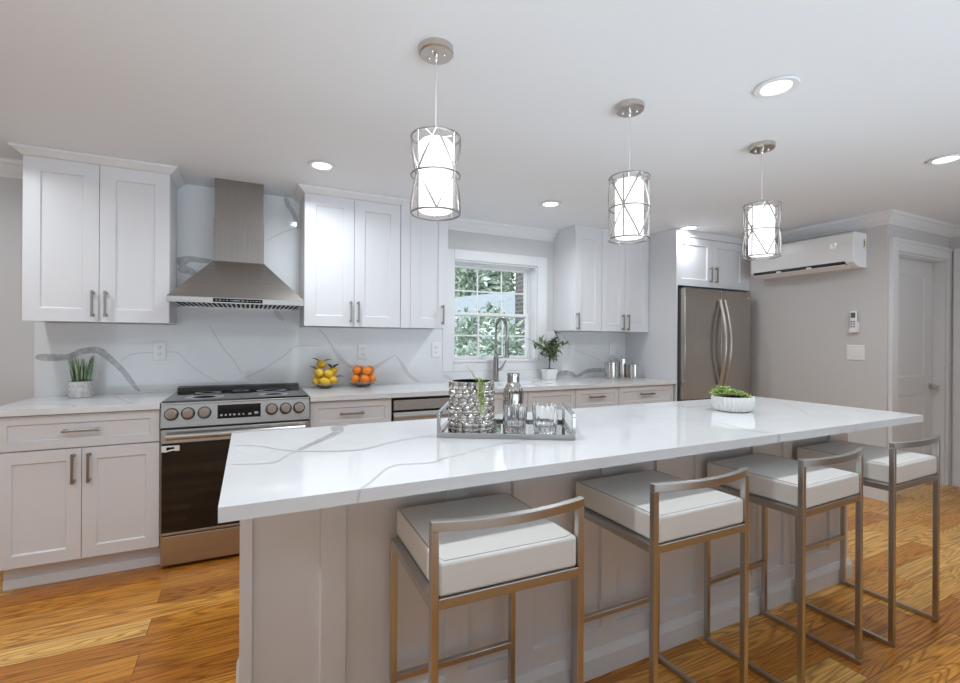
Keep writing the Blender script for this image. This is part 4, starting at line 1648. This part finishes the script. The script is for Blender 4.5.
# ------------------------------------------------------------------ outside the window
GZ = -.4
struct(box('ground', noise_mat('lawn', (.10, .16, .06), (.18, .24, .10), 8, .9), -8, 22, 3.95, 30, GZ - .1, GZ), 'garden lawn outside the window', 'ground')
hs = thing('neighbor_house', 'pale grey roofed house seen through the window', 'house', (7, 12, GZ))
HW = mat('pale_siding', (.30, .32, .34), .7)
RF = noise_mat('pale_roof_shingle', (.19, .205, .22), (.235, .25, .265), 6, .8, stretch=(1, 1, 6))
mb = MB()
mb.box(4.4, 8.7, 12.2, 17, GZ, 1.62)
mb.build('house_wall', HW, hs)
mb = MB()
a = [(4.0, 11.7, 1.60), (9.1, 11.7, 1.60), (9.1, 17.4, 1.60), (4.0, 17.4, 1.60)]
rdg = [(6.3, 14.5, 2.75), (9.1, 14.5, 3.15)]
va = [mb.bm.verts.new(p) for p in a]
vr_ = [mb.bm.verts.new(p) for p in rdg]
mb.face([va[0], va[1], vr_[1], vr_[0]])
mb.face([va[2], va[3], vr_[0], vr_[1]])
mb.face([va[3], va[0], vr_[0]])
mb.face([va[1], va[2], vr_[1]])
mb.face(va[::-1])
mb.build('roof', RF, hs, solid=.06)
box('eave_board', mat('dark_eave', (.20, .21, .22), .7), 4.0, 9.1, 11.68, 11.76, 1.50, 1.62, hs)


def brickmat():
    m = mat('brown_brick', (.2, .1, .07), .85)
    br = N(m, 'ShaderNodeTexBrick')
    br.inputs['Color1'].default_value = (.060, .045, .040, 1)
    br.inputs['Color2'].default_value = (.095, .068, .060, 1)
    br.inputs['Mortar'].default_value = (.15, .145, .14, 1)
    br.inputs['Scale'].default_value = 1.0
    br.inputs['Mortar Size'].default_value = .012
    br.inputs['Brick Width'].default_value = .22
    br.inputs['Row Height'].default_value = .075
    tc = N(m, 'ShaderNodeTexCoord')
    sp_ = N(m, 'ShaderNodeSeparateXYZ')
    cb = N(m, 'ShaderNodeCombineXYZ')
    ad = N(m, 'ShaderNodeMath', operation='ADD')
    L(m, tc.outputs['Object'], sp_.inputs[0])
    L(m, sp_.outputs[0], ad.inputs[0])
    L(m, sp_.outputs[1], ad.inputs[1])
    L(m, ad.outputs[0], cb.inputs[0])
    L(m, sp_.outputs[2], cb.inputs[1])
    L(m, cb.outputs[0], br.inputs['Vector'])
    L(m, br.outputs['Color'], m.node_tree.nodes['Principled BSDF'].inputs['Base Color'])
    return m


mb = MB()
mb.box(4.27, 4.80, 6.85, 7.30, GZ, 4.2)
tag(mb.build('brick_chimney', brickmat()), 'dark brown brick chimney at the right side of the window view', 'chimney')

SHR = noise_mat('shrub_leaf', (.14, .20, .14), (.50, .58, .48), 9.0, .5)
SHR2 = noise_mat('tree_leaf', (.12, .16, .11), (.36, .42, .32), 5.0, .6)
BLOOM = mat('white_blossom', (.80, .82, .80), .6)


def blob(name, c, r, n, leaf, m, label, cat, seed, trunk=None, bloom=0, group=None):
    rr = random.Random(seed)
    t = thing(name, label, cat, (c[0], c[1], GZ), 0, group)
    mb = MB()
    for k in range(n):
        u = Vector((rr.gauss(0, 1), rr.gauss(0, 1), rr.gauss(0, 1))).normalized()
        q = rr.uniform(.55, 1.0)
        lump = 1 + .16 * math.sin(u.x * 7 + seed) * math.sin(u.z * 6) + .1 * math.sin(u.y * 9)
        p = Vector((c[0] + u.x * r[0] * q * lump, c[1] + u.y * r[1] * q * lump, c[2] + u.z * r[2] * q * lump))
        if p.z < GZ + .05:
            continue
        mb.mi = 1 if (bloom and rr.random() < bloom) else 0
        d = u + Vector((rr.uniform(-1, 1), rr.uniform(-1, 1), rr.uniform(-1, .6)))
        mb.leaf(p, d, leaf * rr.uniform(.7, 1.3), leaf * rr.uniform(.35, .5), up=u, n=2)
    mb.build('foliage', [m, BLOOM], t, True)
    mb = MB()
    mb.tube([(c[0], c[1], GZ), (c[0] + .05, c[1], (GZ + c[2]) / 2), (c[0], c[1], c[2])], [trunk or .06, (trunk or .06) * .8, .03], 8)
    mb.build('trunk', STEM, t, True)


blob('shrub', (2.20, 5.28, .55), (.40, .50, .72), 1300, .11, SHR, 'pale green flowering shrub low at the left of the window view', 'shrub', 1, bloom=.22)
blob('shrub', (3.15, 5.75, .70), (.40, .50, .86), 1500, .11, SHR, 'pale green flowering shrub in the middle of the window view', 'shrub', 2, bloom=.18)
blob('shrub', (4.10, 5.95, .72), (.40, .42, .92), 1300, .11, SHR, 'tall pale green shrub at the right of the window view', 'shrub', 3, bloom=.16)
blob('shrub', (4.55, 9.0, 1.20), (.75, .6, .85), 1200, .15, SHR2, 'rounded green bush growing in front of the roof', 'shrub', 4, bloom=.12)
gt = 'trees behind the neighboring house'
for (x, y, z, r), lb, sd in (((10.1, 22, 4.2, 1.75), 'broad green tree behind the roof at the left of the window view', 20), ((13.2, 27, 4.8, 2.3), 'tall green tree farthest behind the roof in the window view', 21),
                             ((15.0, 21.5, 4.4, 1.75), 'green tree behind the roof next to the brick chimney', 22)):
    blob('tree', (x, y, z), (r, r * .7, r * 1.75), 2600, .5, SHR2, lb, 'tree', sd, .25, .08, gt)
